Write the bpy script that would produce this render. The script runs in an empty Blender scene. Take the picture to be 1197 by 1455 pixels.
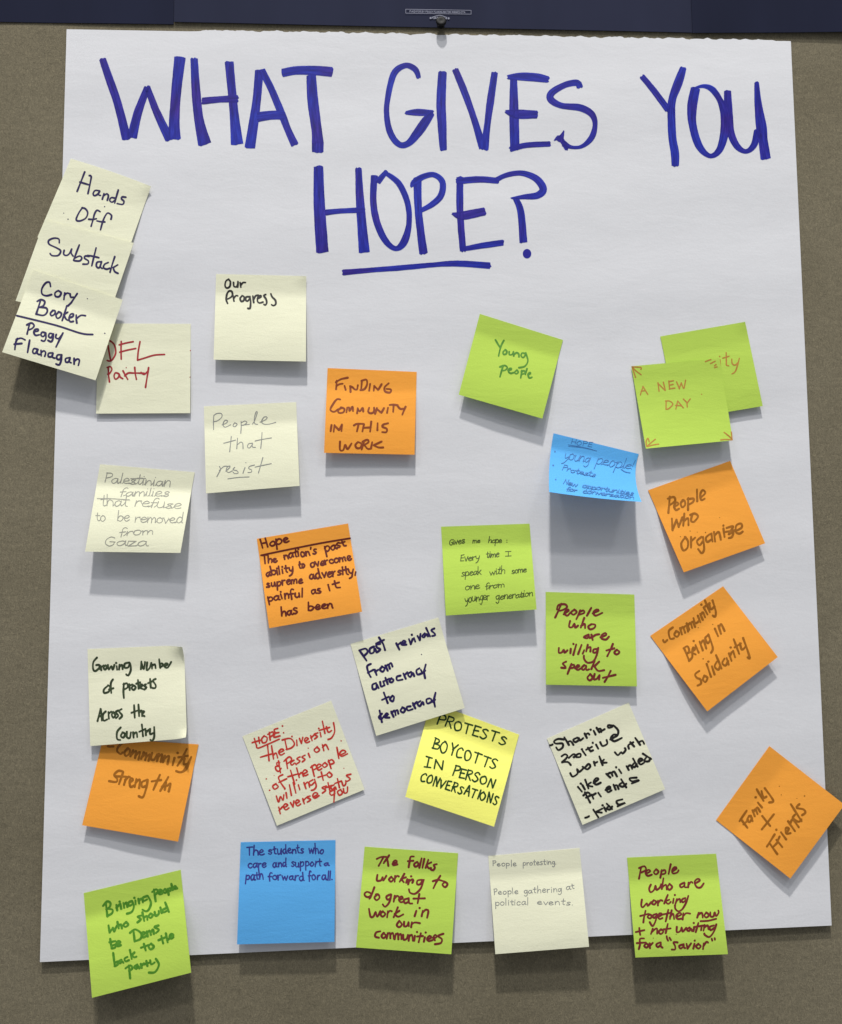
import bpy, math, random
from mathutils import Vector
random.seed(7)
S = bpy.context.scene
COL = S.collection

# ------------------------------------------------------------------ camera
PW, PH, FPX = 1197.0, 1455.0, 1150.0            # photograph size and focal length in its pixels
CX, CY, CZ = -0.0539, -0.6762, 1.4 - 0.0935
PITCH, YAW, ROLL = 0.0833, 0.0537, -0.0128
_cp, _sp, _cy, _sy = math.cos(PITCH), math.sin(PITCH), math.cos(YAW), math.sin(YAW)
FWD = Vector((_sy*_cp, _cy*_cp, _sp))
_r0 = Vector((_cy, -_sy, 0)); _u0 = _r0.cross(FWD)
RGT = _r0*math.cos(ROLL) + _u0*math.sin(ROLL)
UPV = -_r0*math.sin(ROLL) + _u0*math.cos(ROLL)
CAM = Vector((CX, CY, CZ))
cd = bpy.data.cameras.new('camera')
cam = bpy.data.objects.new('camera', cd); COL.objects.link(cam)
cd.sensor_fit = 'VERTICAL'; cd.sensor_height = 24.0; cd.lens = FPX/PH*24.0
cd.clip_start = 0.01; cd.clip_end = 100
from mathutils import Matrix
m = Matrix((RGT, UPV, -FWD)).transposed().to_4x4(); m.translation = CAM
cam.matrix_world = m
S.camera = cam

# ------------------------------------------------------------------ light: hall lamps high overhead
w = bpy.data.worlds.new('World'); S.world = w; w.use_nodes = True
bg = w.node_tree.nodes['Background']
bg.inputs['Color'].default_value = (0.93, 0.96, 1.0, 1); bg.inputs['Strength'].default_value = 0.29

def lamp(name, tanel, dist, power, sx, sy, x=0.0, col=(1, .97, .93)):
    l = bpy.data.lights.new(name, 'AREA'); l.shape = 'RECTANGLE'; l.size = sx; l.size_y = sy
    l.energy = power; l.color = col
    o = bpy.data.objects.new(name, l); COL.objects.link(o)
    o.location = (x, -dist, 1.4 + dist*tanel)
    d = Vector((0, 0, 1.4)) - o.location
    o.rotation_euler = d.to_track_quat('-Z', 'Y').to_euler()
    return o
lamp('ceiling_lamp', 1.75, 4.2, 165, .38, .30, -.40, (1.0, .98, .95))
lamp('ceiling_lamp', 2.75, 1.9, 355, .235, .17, -.25, (1.0, .97, .92))
lamp('ceiling_lamp', 1.55, 3.6, 55, .9, .5, -3.2, (.97, .98, 1.0))
lamp('ceiling_lamp', 1.6, 3.8, 55, .9, .5, 3.0, (.97, .98, 1.0))
lamp('ceiling_glow', 1.2, 3.0, 32, 5.0, 2.5, .5, (.95, .97, 1.0))
S.view_settings.view_transform = 'Standard'; S.view_settings.look = 'None'
S.view_settings.exposure = 0.0; S.view_settings.gamma = 1.0
S.render.engine = 'CYCLES'
S.cycles.transparent_max_bounces = 24

# ------------------------------------------------------------------ helpers
def unproject(px, py, lift):
    """the point where the line of sight of a pixel meets the sheet standing `lift` metres off the wall"""
    d = FWD*FPX + RGT*(px-PW/2) - UPV*(py-PH/2)
    t = (-lift - CAM.y)/d.y
    return CAM + d*t

def mesh_obj(name, verts, faces, mat, parent=None, smooth=False, mats=None):
    me = bpy.data.meshes.new(name)
    me.from_pydata([tuple(v) for v in verts], [], faces); me.update()
    if mats:
        for x in mats: me.materials.append(x)
    elif mat: me.materials.append(mat)
    if smooth:
        for p in me.polygons: p.use_smooth = True
    o = bpy.data.objects.new(name, me); COL.objects.link(o)
    if parent is not None:
        o.parent = parent
        o.matrix_parent_inverse = parent.matrix_world.inverted() if False else Matrix.Translation(-parent.location)
    return o

def tag(o, label=None, cat=None, group=None, kind=None):
    if label: o['label'] = label
    if cat: o['category'] = cat
    if group: o['group'] = group
    if kind: o['kind'] = kind
    return o

def empty(name, loc):
    o = bpy.data.objects.new(name, None); COL.objects.link(o); o.location = loc
    o.empty_display_size = .02
    return o

def srgb(r, g, b):
    f = lambda c: (c/255/12.92) if c/255 <= .04045 else ((c/255+.055)/1.055)**2.4
    return (f(r), f(g), f(b), 1)

class NT:
    def __init__(s, name):
        s.m = bpy.data.materials.new(name); s.m.use_nodes = True
        s.t = s.m.node_tree; s.n = s.t.nodes; s.l = s.t.links
        s.b = s.n['Principled BSDF']; s.out = s.n['Material Output']
    def add(s, typ, **kw):
        x = s.n.new(typ)
        for k, v in kw.items():
            if k in x.inputs: x.inputs[k].default_value = v
            else: setattr(x, k, v)
        return x
    def link(s, a, b): s.l.new(a, b)
    def coord(s, scale=(1, 1, 1), rot=(0, 0, 0)):
        tc = s.add('ShaderNodeTexCoord'); mp = s.add('ShaderNodeMapping')
        mp.inputs['Scale'].default_value = scale; mp.inputs['Rotation'].default_value = rot
        s.link(tc.outputs['Object'], mp.inputs['Vector']); return mp.outputs['Vector']
    def noise(s, vec, scale, detail=4, rough=.6, dist=0):
        x = s.add('ShaderNodeTexNoise'); x.inputs['Scale'].default_value = scale
        x.inputs['Detail'].default_value = detail; x.inputs['Roughness'].default_value = rough
        x.inputs['Distortion'].default_value = dist
        s.link(vec, x.inputs['Vector']); return x.outputs['Fac']
    def ramp(s, fac, stops):
        r = s.add('ShaderNodeValToRGB'); e = r.color_ramp.elements
        while len(e) < len(stops): e.new(.5)
        for i, (p, c) in enumerate(stops): e[i].position = p; e[i].color = c
        s.link(fac, r.inputs['Fac']); return r.outputs['Color']
    def mix(s, a, b, fac, mode='MIX'):
        x = s.add('ShaderNodeMix'); x.data_type = 'RGBA'; x.blend_type = mode
        if isinstance(fac, float): x.inputs[0].default_value = fac
        else: s.link(fac, x.inputs[0])
        for i, v in ((6, a), (7, b)):
            if isinstance(v, tuple): x.inputs[i].default_value = v
            else: s.link(v, x.inputs[i])
        return x.outputs[2]
    def bump(s, h, strength, dist):
        x = s.add('ShaderNodeBump'); x.inputs['Strength'].default_value = strength
        x.inputs['Distance'].default_value = dist
        s.link(h, x.inputs['Height']); s.link(x.outputs['Normal'], s.b.inputs['Normal']); return x

# ------------------------------------------------------------------ materials
def mat_wall():
    t = NT('felt_panel')
    v = t.coord()
    vs = t.coord((1, 1, 2.2), (0, .5, 0))
    vf = t.coord((1, 1, .55))
    big = t.noise(v, 7, 3, .55)
    mid = t.noise(vs, 75, 4, .65, .9)
    fib = t.noise(vf, 700, 4, .75, 1.5)
    c = t.ramp(big, [(.3, (.150, .131, .090, 1)), (.7, (.182, .160, .112, 1))])
    c2 = t.ramp(mid, [(.25, (.93, .93, .92, 1)), (.75, (1.08, 1.08, 1.07, 1))])
    c3 = t.ramp(fib, [(.28, (.62, .62, .62, 1)), (.5, (.97, .97, .97, 1)), (.75, (1.5, 1.48, 1.4, 1))])
    c = t.mix(c, c2, 1.0, 'MULTIPLY'); c = t.mix(c, c3, 1.0, 'MULTIPLY')
    t.link(c, t.b.inputs['Base Color'])
    t.b.inputs['Roughness'].default_value = .95
    t.b.inputs['Specular IOR Level'].default_value = .1
    s = t.add('ShaderNodeMath', operation='ADD'); k = t.add('ShaderNodeMath', operation='MULTIPLY')
    k.inputs[1].default_value = .8; t.link(mid, k.inputs[0])
    t.link(fib, s.inputs[0]); t.link(k.outputs[0], s.inputs[1])
    t.bump(s.outputs[0], .6, .0006)
    return t.m

def paper_mat(name, col, mottle=.05, transl=.16, tcol=None, rough=.85, bump=.25, grain=900):
    t = NT(name)
    v = t.coord(); vh = t.coord((.5, 1, 1.6))
    a = t.noise(vh, 38, 5, .62, .4); f = t.noise(v, grain, 3, .7)
    lo = tuple(c*(1-mottle) for c in col[:3])+(1,); hi = tuple(min(1, c*(1+mottle*.6)) for c in col[:3])+(1,)
    c = t.ramp(a, [(.3, lo), (.7, hi)])
    f2 = t.ramp(f, [(.3, (.965, .965, .965, 1)), (.7, (1, 1, 1, 1))])
    c = t.mix(c, f2, 1.0, 'MULTIPLY')
    t.link(c, t.b.inputs['Base Color'])
    t.b.inputs['Roughness'].default_value = rough
    t.b.inputs['Specular IOR Level'].default_value = .25
    s = t.add('ShaderNodeMath', operation='ADD'); k = t.add('ShaderNodeMath', operation='MULTIPLY')
    k.inputs[1].default_value = 3.0; t.link(a, k.inputs[0])
    t.link(f, s.inputs[0]); t.link(k.outputs[0], s.inputs[1])
    bp = t.bump(s.outputs[0], bump, .0006)
    if transl > 0:
        tr = t.add('ShaderNodeBsdfTranslucent'); tr.inputs['Color'].default_value = tcol or col
        mx = t.add('ShaderNodeMixShader'); mx.inputs[0].default_value = transl
        t.link(t.b.outputs[0], mx.inputs[1]); t.link(tr.outputs[0], mx.inputs[2])
        t.link(mx.outputs[0], t.out.inputs['Surface'])
    return t.m

def ink_mat(name, c1, c2=None, rough=.55, transp=0.0, scale=400):
    t = NT(name)
    c2 = c2 or tuple(min(1, x*1.5+.01) for x in c1[:3])+(1,)
    v = t.coord()
    n = t.noise(v, scale, 3, .6)
    t.link(t.ramp(n, [(.35, c1), (.7, c2)]), t.b.inputs['Base Color'])
    t.b.inputs['Roughness'].default_value = rough
    t.b.inputs['Specular IOR Level'].default_value = .3
    if transp > 0:
        tr = t.add('ShaderNodeBsdfTransparent')
        mx = t.add('ShaderNodeMixShader'); mx.inputs[0].default_value = transp
        t.link(t.b.outputs[0], mx.inputs[1]); t.link(tr.outputs[0], mx.inputs[2])
        t.link(mx.outputs[0], t.out.inputs['Surface'])
    return t.m

def title_ink():
    t = NT('broad_marker_ink')
    v = t.coord()
    at = t.add('ShaderNodeAttribute'); at.attribute_name = 'stroke'
    mp = t.add('ShaderNodeMapping'); mp.inputs['Scale'].default_value = (5.5, .035, 1)
    t.link(at.outputs['Vector'], mp.inputs['Vector'])
    a = t.noise(v, 16, 3, .6, .5); b = t.noise(mp.outputs['Vector'], 1.0, 4, .65, .3)
    c = t.ramp(a, [(.30, (.024, .008, .22, 1)), (.48, (.010, .012, .28, 1)), (.68, (.007, .020, .36, 1))])
    c2 = t.ramp(b, [(.32, (.4, .4, .55, 1)), (.5, (1, 1, 1, 1)), (.68, (2.8, 2.8, 1.5, 1))])
    t.link(t.mix(c, c2, 1.0, 'MULTIPLY'), t.b.inputs['Base Color'])
    t.b.inputs['Roughness'].default_value = .6
    t.b.inputs['Specular IOR Level'].default_value = .2
    tr = t.add('ShaderNodeBsdfTransparent'); tr.inputs['Color'].default_value = (.35, .4, 1, 1)
    mx = t.add('ShaderNodeMixShader')
    t.link(t.ramp(b, [(.3, (.10, .10, .10, 1)), (.75, (.30, .30, .30, 1))]), mx.inputs[0])
    t.link(t.b.outputs[0], mx.inputs[1]); t.link(tr.outputs[0], mx.inputs[2])
    t.link(mx.outputs[0], t.out.inputs['Surface'])
    return t.m

M = {}
M['wall'] = mat_wall()
M['poster'] = paper_mat('easel_pad_paper', (.655, .660, .690, 1), .03, .0, bump=.12, grain=500)
M['cream'] = paper_mat('pale_yellow_note_paper', (.86, .86, .66, 1), .015, .16)
M['green'] = paper_mat('lime_note_paper', (.50, .70, .105, 1), .02, .15, (.45, .62, .1, 1))
M['orange'] = paper_mat('orange_note_paper', (.95, .40, .055, 1), .02, .16, (.9, .40, .25, 1))
M['blue'] = paper_mat('sky_blue_note_paper', (.11, .43, .84, 1), .03, .16)
M['yellow'] = paper_mat('bright_yellow_note_paper', (.97, .96, .21, 1), .01, .07)
M['title'] = title_ink()
def ink(k, c, c2=None, **kw): M[k] = ink_mat(k, c, c2, **kw)
ink('ink_indigo', srgb(26, 16, 66), srgb(38, 26, 86))
ink('ink_navy', srgb(40, 36, 92), srgb(50, 48, 110))
ink('ink_black', srgb(18, 17, 17), srgb(34, 32, 30))
ink('ink_brown', srgb(118, 50, 12), srgb(140, 66, 20))
ink('ink_darkbrown', srgb(84, 22, 14), srgb(100, 32, 18))
ink('ink_ochre', srgb(138, 84, 14), srgb(158, 98, 24))
ink('ink_red', srgb(150, 30, 40), srgb(165, 50, 55))
ink('ink_bright_red', srgb(182, 42, 34), srgb(196, 62, 52))
ink('ink_maroon', srgb(112, 34, 34), srgb(128, 48, 44))
ink('ink_green', srgb(62, 118, 26), srgb(80, 138, 38))
ink('ink_rust', srgb(168, 118, 50), srgb(178, 128, 56))
ink('ink_pencil', srgb(128, 128, 120), srgb(165, 165, 152), scale=1500)
ink('ink_graphite', srgb(118, 120, 118), srgb(150, 152, 146), scale=1500)
ink('ink_bluepen', srgb(48, 98, 158), srgb(66, 120, 180), scale=1200)
ink('ink_darkblue', srgb(44, 46, 120), srgb(56, 60, 140))
ink('ink_olive', srgb(60, 74, 30), srgb(82, 98, 40), scale=900)
ink('ink_darkgreen', srgb(38, 48, 30), srgb(62, 76, 50))
ink('ink_maroon', srgb(98, 26, 28), srgb(116, 40, 38))
ink('ink_forest', srgb(26, 56, 22), srgb(40, 72, 30))

def plastic(name, c, rough, bump=0, spec=.5):
    t = NT(name)
    v = t.coord((1, 1, .25)); n = t.noise(v, 14, 3, .5)
    lo = tuple(x*.86 for x in c[:3])+(1,); hi = tuple(x*1.14 for x in c[:3])+(1,)
    t.link(t.ramp(n, [(.3, lo), (.7, hi)]), t.b.inputs['Base Color'])
    t.b.inputs['Roughness'].default_value = rough
    t.b.inputs['Specular IOR Level'].default_value = spec
    if bump: t.bump(n, bump, .001)
    return t.m
M['navy'] = plastic('navy_sign_print', (.0125, .0150, .034, 1), .9, .0, .08)
M['navy2'] = plastic('navy_sign_print_greyer', (.0205, .0235, .047, 1), .9, .0, .08)
M['print'] = plastic('pale_print', (.20, .21, .30, 1), .6)
M['print2'] = plastic('dim_print', (.17, .18, .25, 1), .6)
M['sign_edge'] = plastic('sign_edge', (.012, .012, .018, 1), .7)
M['pin'] = plastic('black_pin_plastic', (.008, .008, .009, 1), .6, 0, .15)
M['steel'] = plastic('pin_steel', (.45, .45, .45, 1), .3)

# ------------------------------------------------------------------ wall
wall = mesh_obj('wall', [(-1.6, 0, 0.0), (1.6, 0, 0.0), (1.6, 0, 2.8), (-1.6, 0, 2.8),
                         (-1.6, .04, 0.0), (1.6, .04, 0.0), (1.6, .04, 2.8), (-1.6, .04, 2.8)],
                [(0, 1, 2, 3), (5, 4, 7, 6), (4, 0, 3, 7), (1, 5, 6, 2), (3, 2, 6, 7), (4, 5, 1, 0)], M['wall'])
tag(wall, 'grey-brown felt covered display wall behind the paper', 'wall', kind='structure')

# ------------------------------------------------------------------ navy signs along the top
def sign(x0, x1, yb0, yb1, lift0, lift1, mat, label, off):
    """a thin printed sheet whose lower edge runs (x0,yb0)-(x1,yb1) in the photograph and goes on upwards"""
    n = 24; th = .0005
    a = unproject(x0, yb0, lift0); b = unproject(x1, yb1, lift1)
    org = (a+b)/2
    root = empty('sign_board', org)
    vs, fs = [], []
    H = .30
    for k in range(n+1):
        t = k/n
        p = a.lerp(b, t)
        l = lift0+(lift1-lift0)*t + .0002*math.sin(t*9+off*3)
        for (dz, dy) in ((0, 0), (H*.5, 0), (H, 0)):
            lf = l*(1-.2*dz/H) + off*.0011
            vs.append((p.x, -lf, p.z+dz))
            vs.append((p.x, -lf+th, p.z+dz))
    for k in range(n):
        i = k*6; j = i+6
        for r in (0, 2):
            fs.append((i+r, j+r, j+r+2, i+r+2)); fs.append((j+r+1, i+r+1, i+r+3, j+r+3))
        fs.append((i+1, j+1, j, i)); fs.append((i+4, j+4, j+5, i+5))
    for i in (0, n*6):
        for r in (0, 2): fs.append((i+r, i+r+1, i+r+3, i+r+2) if i else (i+r, i+r+2, i+r+3, i+r+1))
    o = mesh_obj('printed_sheet', vs, fs, mat, root)
    tag(root, label, 'sign')
    return root
sgL = sign(-160, 247, 28.5, 34.5, .0010, .0011, M['navy'], 'leftmost dark navy sign sheet, ending above the H of WHAT', 0)
sgM = sign(247.6, 987, 31.5, 46.5, .0013, .0014, M['navy2'], 'middle navy sign sheet with the tiny boxed print above the black push pin', 0.3)
sgR = sign(984, 1400, 47.5, 44, .0016, .0042, M['navy'], 'rightmost navy sign sheet with a wide dark gap under it', 0.6)

# ------------------------------------------------------------------ stroke font (x-height 1, capitals 1 tall and scaled later)
G = {}
def g(ch, wd, *st): G[ch] = (wd, [(s[0], [tuple(map(float, p.split(','))) for p in s[1:].split()]) for s in st])
g('a', 1.0, 's.8,.82 .5,1 .12,.7 .06,.3 .3,.02 .6,.25 .8,.75', 's.82,.95 .78,.4 .85,.08 1,.08')
g('b', .95, 'l.1,1.9 .1,.05', 's.1,.5 .35,.95 .78,.85 .85,.35 .5,0 .1,.12')
g('c', .9, 's.8,.85 .45,1 .12,.65 .15,.15 .5,0 .85,.2')
g('d', 1.0, 's.75,.8 .4,1 .06,.5 .3,0 .6,.15 .78,.5', 's.82,1.9 .78,.8 .82,.12 .95,.02')
g('e', .92, 's.1,.48 .5,.52 .8,.75 .5,1 .14,.7 .12,.25 .45,0 .88,.22')
g('f', .72, 's.78,1.7 .55,1.9 .3,1.55 .27,.8 .25,-.15', 'l0,.92 .65,.97')
g('g', .95, 's.8,.85 .42,1 .08,.6 .3,.08 .62,.3 .8,.85', 's.82,1 .8,.2 .76,-.5 .42,-.88 .08,-.62')
g('h', .95, 'l.1,1.9 .1,0', 's.1,.4 .38,.95 .72,.85 .8,.4 .82,0')
g('i', .38, 'l.15,1 .15,0', 'd.18,1.45')
g('j', .4, 's.25,1 .25,-.3 .05,-.8 -.15,-.7', 'd.28,1.45')
g('k', .88, 'l.1,1.9 .1,0', 'l.75,1 .14,.45', 'l.3,.55 .82,0')
g('l', .36, 'l.14,1.9 .14,0')
g('m', 1.35, 'l.06,1 .08,0', 's.08,.45 .3,.98 .55,.85 .6,.4 .6,.02', 's.6,.45 .85,.98 1.1,.85 1.15,.4 1.18,0')
g('n', .95, 'l.08,1 .1,0', 's.1,.42 .4,.98 .72,.85 .8,.35 .82,0')
g('o', .95, 's.5,1 .16,.8 .06,.4 .3,0 .7,.15 .86,.55 .7,.92 .42,1')
g('p', .95, 'l.1,1 .06,-.9', 's.1,.6 .42,1 .82,.8 .78,.25 .42,.02 .1,.2')
g('q', .95, 's.8,.85 .42,1 .08,.6 .3,.08 .62,.3 .8,.85', 'l.82,1 .76,-.9')
g('r', .75, 'l.1,1 .1,0', 's.1,.4 .3,.88 .68,.98')
g('s', .82, 's.7,.88 .4,1 .14,.76 .42,.5 .7,.25 .4,0 .05,.1')
g('t', .72, 's.34,1.6 .3,.6 .34,.12 .6,.03', 'l.02,1.02 .68,1.08')
g('u', .95, 's.08,1 .08,.35 .32,0 .68,.2 .8,.75', 'l.8,1 .84,0')
g('v', .8, 'l.02,1 .38,0', 'l.38,0 .76,1')
g('w', 1.25, 'l.02,1 .28,.02', 'l.28,.02 .6,.8', 'l.6,.8 .88,.02', 'l.88,.02 1.2,1.02')
g('x', .85, 'l.05,1 .75,0', 'l.72,1 .08,0')
g('y', .88, 's.06,1 .12,.4 .4,.2 .7,.5', 's.82,1 .72,.2 .45,-.6 .05,-.85')
g('z', .85, 'l.08,.96 .75,.98', 'l.75,.98 .1,.02', 'l.1,.02 .82,.05')
caps = {}
def cg(ch, wd, *st): g(ch, wd, *st)
cg('A', .8, 'l.02,0 .38,1', 'l.38,1 .76,0', 'l.12,.38 .62,.4')
cg('B', .72, 'l.08,1 .08,0', 's.06,1 .5,.96 .55,.7 .1,.52', 's.1,.52 .66,.42 .6,.08 .06,0')
cg('C', .74, 's.64,.88 .42,1 .12,.72 .08,.3 .3,.02 .68,.12')
cg('D', .78, 'l.1,1 .1,0', 's0,1 .45,.94 .7,.5 .42,.06 .04,0')
cg('E', .68, 'l.1,.98 .1,.02', 'l.08,.98 .6,1', 'l.1,.02 .64,.03', 'l.08,.5 .52,.53')
cg('F', .64, 'l.1,1 .1,0', 'l.06,.98 .64,1', 'l.1,.54 .52,.57')
cg('G', .78, 's.64,.9 .38,1 .1,.7 .08,.25 .36,0 .62,.16 .64,.44', 'l.36,.46 .72,.45')
cg('H', .78, 'l.1,1 .08,0', 'l.68,1 .66,0', 'l.08,.48 .67,.52')
cg('I', .52, 'l.25,1 .25,0', 'l.02,1 .48,1', 'l.02,0 .5,0')
cg('|', .26, 'l.12,1 .12,0')
cg('K', .76, 'l.1,1 .1,0', 'l.64,1 .12,.42', 'l.2,.5 .7,0')
cg('L', .66, 'l.12,1 .1,.02', 'l.1,.02 .62,.03')
cg('M', .9, 'l.06,0 .12,1', 'l.12,1 .42,.3', 'l.42,.3 .76,1', 'l.76,1 .82,0')
cg('N', .78, 'l.08,0 .1,1', 'l.1,1 .64,.02', 'l.64,.02 .66,1')
cg('O', .82, 's.42,1 .14,.8 .08,.35 .34,0 .66,.2 .72,.65 .5,.96 .36,1')
cg('P', .68, 'l.1,1 .1,0', 's.06,.98 .56,.98 .62,.66 .1,.46')
cg('R', .74, 'l.1,1 .1,0', 's.06,.98 .56,.98 .6,.68 .1,.5', 'l.28,.5 .68,0')
cg('S', .68, 's.62,.88 .36,1 .1,.78 .36,.52 .6,.26 .34,0 .04,.1')
cg('T', .78, 'l0,1 .76,1', 'l.38,1 .38,0')
cg('U', .78, 's.08,1 .08,.3 .36,0 .64,.3 .66,1')
cg('V', .76, 'l.04,1 .36,0', 'l.36,0 .7,1')
cg('W', 1.0, 'l.04,1 .26,0', 'l.26,0 .48,.7', 'l.48,.7 .72,0', 'l.72,0 .94,1')
cg('Y', .74, 'l.04,1 .36,.5', 'l.7,1 .36,.5', 'l.36,.5 .36,0')
g('-', .6, 'l.08,.5 .5,.5'); g('+', .8, 'l.05,.5 .7,.5', 'l.38,.85 .38,.12')
g('.', .3, 'd.12,.05'); g(':', .3, 'd.12,.2', 'd.12,.95'); g(',', .35, 'l.2,.15 .05,-.4')
g("'", .28, 'l.14,1.9 .1,1.5'); g('!', .4, 'l.2,1.8 .14,.5', 'd.12,.05')
g('&', .95, 's.75,.5 .5,.1 .15,.1 .12,.5 .6,1.0 .5,1.4 .2,1.3 .3,.9 .85,.02')
CAPS = set('ABCDEFGHIKLMNOPRSTUVWY|')

def smooth(pts, closed=False, step=1.4):
    """Catmull-Rom through the points, resampled"""
    if len(pts) < 3: q = list(pts)
    else:
        q = []
        for i in range(len(pts)-1):
            p0 = pts[max(i-1, 0)]; p1 = pts[i]; p2 = pts[i+1]; p3 = pts[min(i+2, len(pts)-1)]
            L = math.dist(p1[:2], p2[:2]); n = max(2, int(L/step))
            for k in range(n):
                t = k/n
                q.append(tuple(.5*((2*b)+(-a+c)*t+(2*a-5*b+4*c-d)*t*t+(-a+3*b-3*c+d)*t**3)
                               for a, b, c, d in zip(p0, p1, p2, p3)))
        q.append(pts[-1])
    return q

def resample(pts, step):
    out = []
    for a, b in zip(pts, pts[1:]):
        n = max(1, int(math.dist(a[:2], b[:2])/step))
        for k in range(n): out.append(tuple(x+(y-x)*k/n for x, y in zip(a, b)))
    out.append(pts[-1]); return out

class Ribbon:
    """collects pen strokes laid on a surface, as one mesh"""
    def __init__(s, surf): s.surf = surf; s.v = []; s.f = []; s.k = 0; s.a = []; s.cur = (.5, 0)
    def P(s, x, y, off, ac=None):
        s.v.append(s.surf(x, y, off)); s.a.append((s.cur[0] if ac is None else ac, s.cur[1], s.k*7.3)); return len(s.v)-1
    def stroke(s, pts, wd=None, cap='round', rag=0.0, step=1.4):
        pts = [p if len(p) > 2 else (p[0], p[1], wd) for p in pts]
        pts = resample(pts, step)
        if len(pts) < 2: return s.dot(pts[0][0], pts[0][1], pts[0][2]*.6)
        s.k += 1; off = .00009+.000003*(s.k % 12)
        L = []; Rr = []; n = len(pts); jl = jr = 0
        for i, (x, y, w_) in enumerate(pts):
            a = pts[max(i-1, 0)]; b = pts[min(i+1, n-1)]
            dx, dy = b[0]-a[0], b[1]-a[1]; d = math.hypot(dx, dy) or 1
            nx, ny = -dy/d, dx/d
            jl = jl*.7+random.uniform(-1, 1)*rag; jr = jr*.7+random.uniform(-1, 1)*rag
            o = off+i*1e-7; s.cur = (.5, i*step)
            L.append(s.P(x+nx*(w_/2+jl), y+ny*(w_/2+jl), o, 0.0)); Rr.append(s.P(x-nx*(w_/2+jr), y-ny*(w_/2+jr), o, 1.0))
        for i in range(n-1): s.f.append((L[i], L[i+1], Rr[i+1], Rr[i]))
        for end in (0, n-1):
            x, y, w_ = pts[end]; q = pts[1] if end == 0 else pts[n-2]
            ux, uy = x-q[0], y-q[1]; d = math.hypot(ux, uy) or 1; ux /= d; uy /= d
            A, B = (L[end], Rr[end]); s.cur = (.5, end*step)
            if cap == 'round':
                sgn = 1 if end else -1
                ring = []
                for k in range(1, 5):
                    an = math.pi*k/5
                    nx, ny = (-uy, ux) if end else (uy, -ux)
                    ring.append(s.P(x+(nx*math.cos(an)+ux*math.sin(an))*w_/2, y+(ny*math.cos(an)+uy*math.sin(an))*w_/2, off))
                s.f.append(tuple([A]+ring+[B]))
            else:                                    # chisel tip: a ragged flat end
                ks = 5; ring = []
                for k in range(1, ks):
                    t = k/ks
                    nx, ny = (-uy, ux) if end else (uy, -ux)
                    r = random.uniform(0.2, 2.2)
                    ring.append(s.P(x+nx*w_*(.5-t)+ux*r, y+ny*w_*(.5-t)+uy*r, off, t))
                s.f.append(tuple([A]+ring+[B]))
    def dot(s, x, y, r):
        s.k += 1; off = .00009+.000003*(s.k % 12)
        s.f.append(tuple(s.P(x+r*math.cos(-k*math.pi/4)*random.uniform(.85, 1.15), y+r*math.sin(-k*math.pi/4), off) for k in range(8)))
    def build(s, name, mat, parent):
        # turn every face towards the viewer (-Y)
        fs = []
        for f in s.f:
            a, b, c = (s.v[f[0]], s.v[f[1]], s.v[f[2]])
            n = (b-a).cross(c-a)
            fs.append(f if n.y < 0 else tuple(reversed(f)))
        o = mesh_obj(name, s.v, fs, mat, parent)
        at = o.data.attributes.new('stroke', 'FLOAT_VECTOR', 'POINT')
        at.data.foreach_set('vector', [c for q in s.a for c in q])
        return o

ENTRY = dict(a=(.12, .6), c=(.12, .55), d=(.12, .5), g=(.12, .6), q=(.12, .6), o=(.14, .6), e=(.1, .48), h=(.12, .5), k=(.12, .5), l=(.14, .6), b=(.12, .5), f=(.28, .7), t=(.32, .7))
def word(rb, text, x0, y0, x1, y1, xh, pen, slant=0.0, jit=1.0, conn=False):
    """write one word along a baseline (photo pixels) so that it spans the two ends"""
    alllow = not any(c.islower() for c in text)
    cap = xh if alllow else xh*1.75
    sp = .02 if conn else .13
    W = 0; lay = []
    for c in text:
        if c not in G: W += .5; continue
        wd = G[c][0]
        if c in CAPS: wd *= (cap/xh)*(.9 if alllow else .75)
        wd *= random.uniform(.93, 1.07) if jit else 1
        lay.append((c, W)); W += wd+sp*random.uniform(.4, 1.6)
    W -= sp
    L = math.hypot(x1-x0, y1-y0); ux, uy = (x1-x0)/L, (y1-y0)/L; vx, vy = uy, -ux   # v points up
    sx = L/W
    if conn:
        for (c, xo), (c2, xo2) in zip(lay, lay[1:]):
            if not (c.islower() and c2.islower()): continue
            ex = (xo+G[c][0]*(.85 if c not in 'tf' else .7), .9 if c in 'orvwb' else .06)
            en = ENTRY.get(c2, G[c2][1][0][1][0]); en = (xo2+en[0], en[1])
            mid = ((ex[0]+en[0])/2+.05, (ex[1]+en[1])/2-.12)
            q = [(x0+ux*(X*sx+slant*Y*xh)+vx*Y*xh, y0+uy*(X*sx+slant*Y*xh)+vy*Y*xh) for X, Y in (ex, mid, en)]
            rb.stroke(smooth(q, step=1.2), pen*.85, step=1.2)
    for c, xo in lay:
        big = c in CAPS
        s = random.uniform(.86, 1.12) if jit else 1; dy = random.uniform(-.09, .09)*xh*jit
        rot = random.uniform(-.10, .10)*jit
        kx = sx*(cap/xh*(.9 if alllow else .75) if big else 1); ky = (cap if big else xh)*s
        for typ, pts in G[c][1]:
            q = []
            for (px, py) in pts:
                X = xo*sx+px*kx; Y = py*ky
                px2 = px+0; X += (slant+rot)*Y + random.uniform(-.06, .06)*xh*jit; Y += random.uniform(-.06, .06)*xh*jit + dy
                q.append((x0+ux*X+vx*Y, y0+uy*X+vy*Y))
            if typ == 'd': rb.dot(q[0][0], q[0][1], pen*.62)
            elif typ == 's':
                q = smooth(q, step=1.2)
                n = len(q); ph = random.uniform(0, 6)
                rb.stroke([(a, b, pen*(1+.12*math.sin(ph+i*.35))) for i, (a, b) in enumerate(q)], step=1.2)
            else:
                rb.stroke([(a, b, pen*random.uniform(.9, 1.1)) for a, b in q], step=2)

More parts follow.
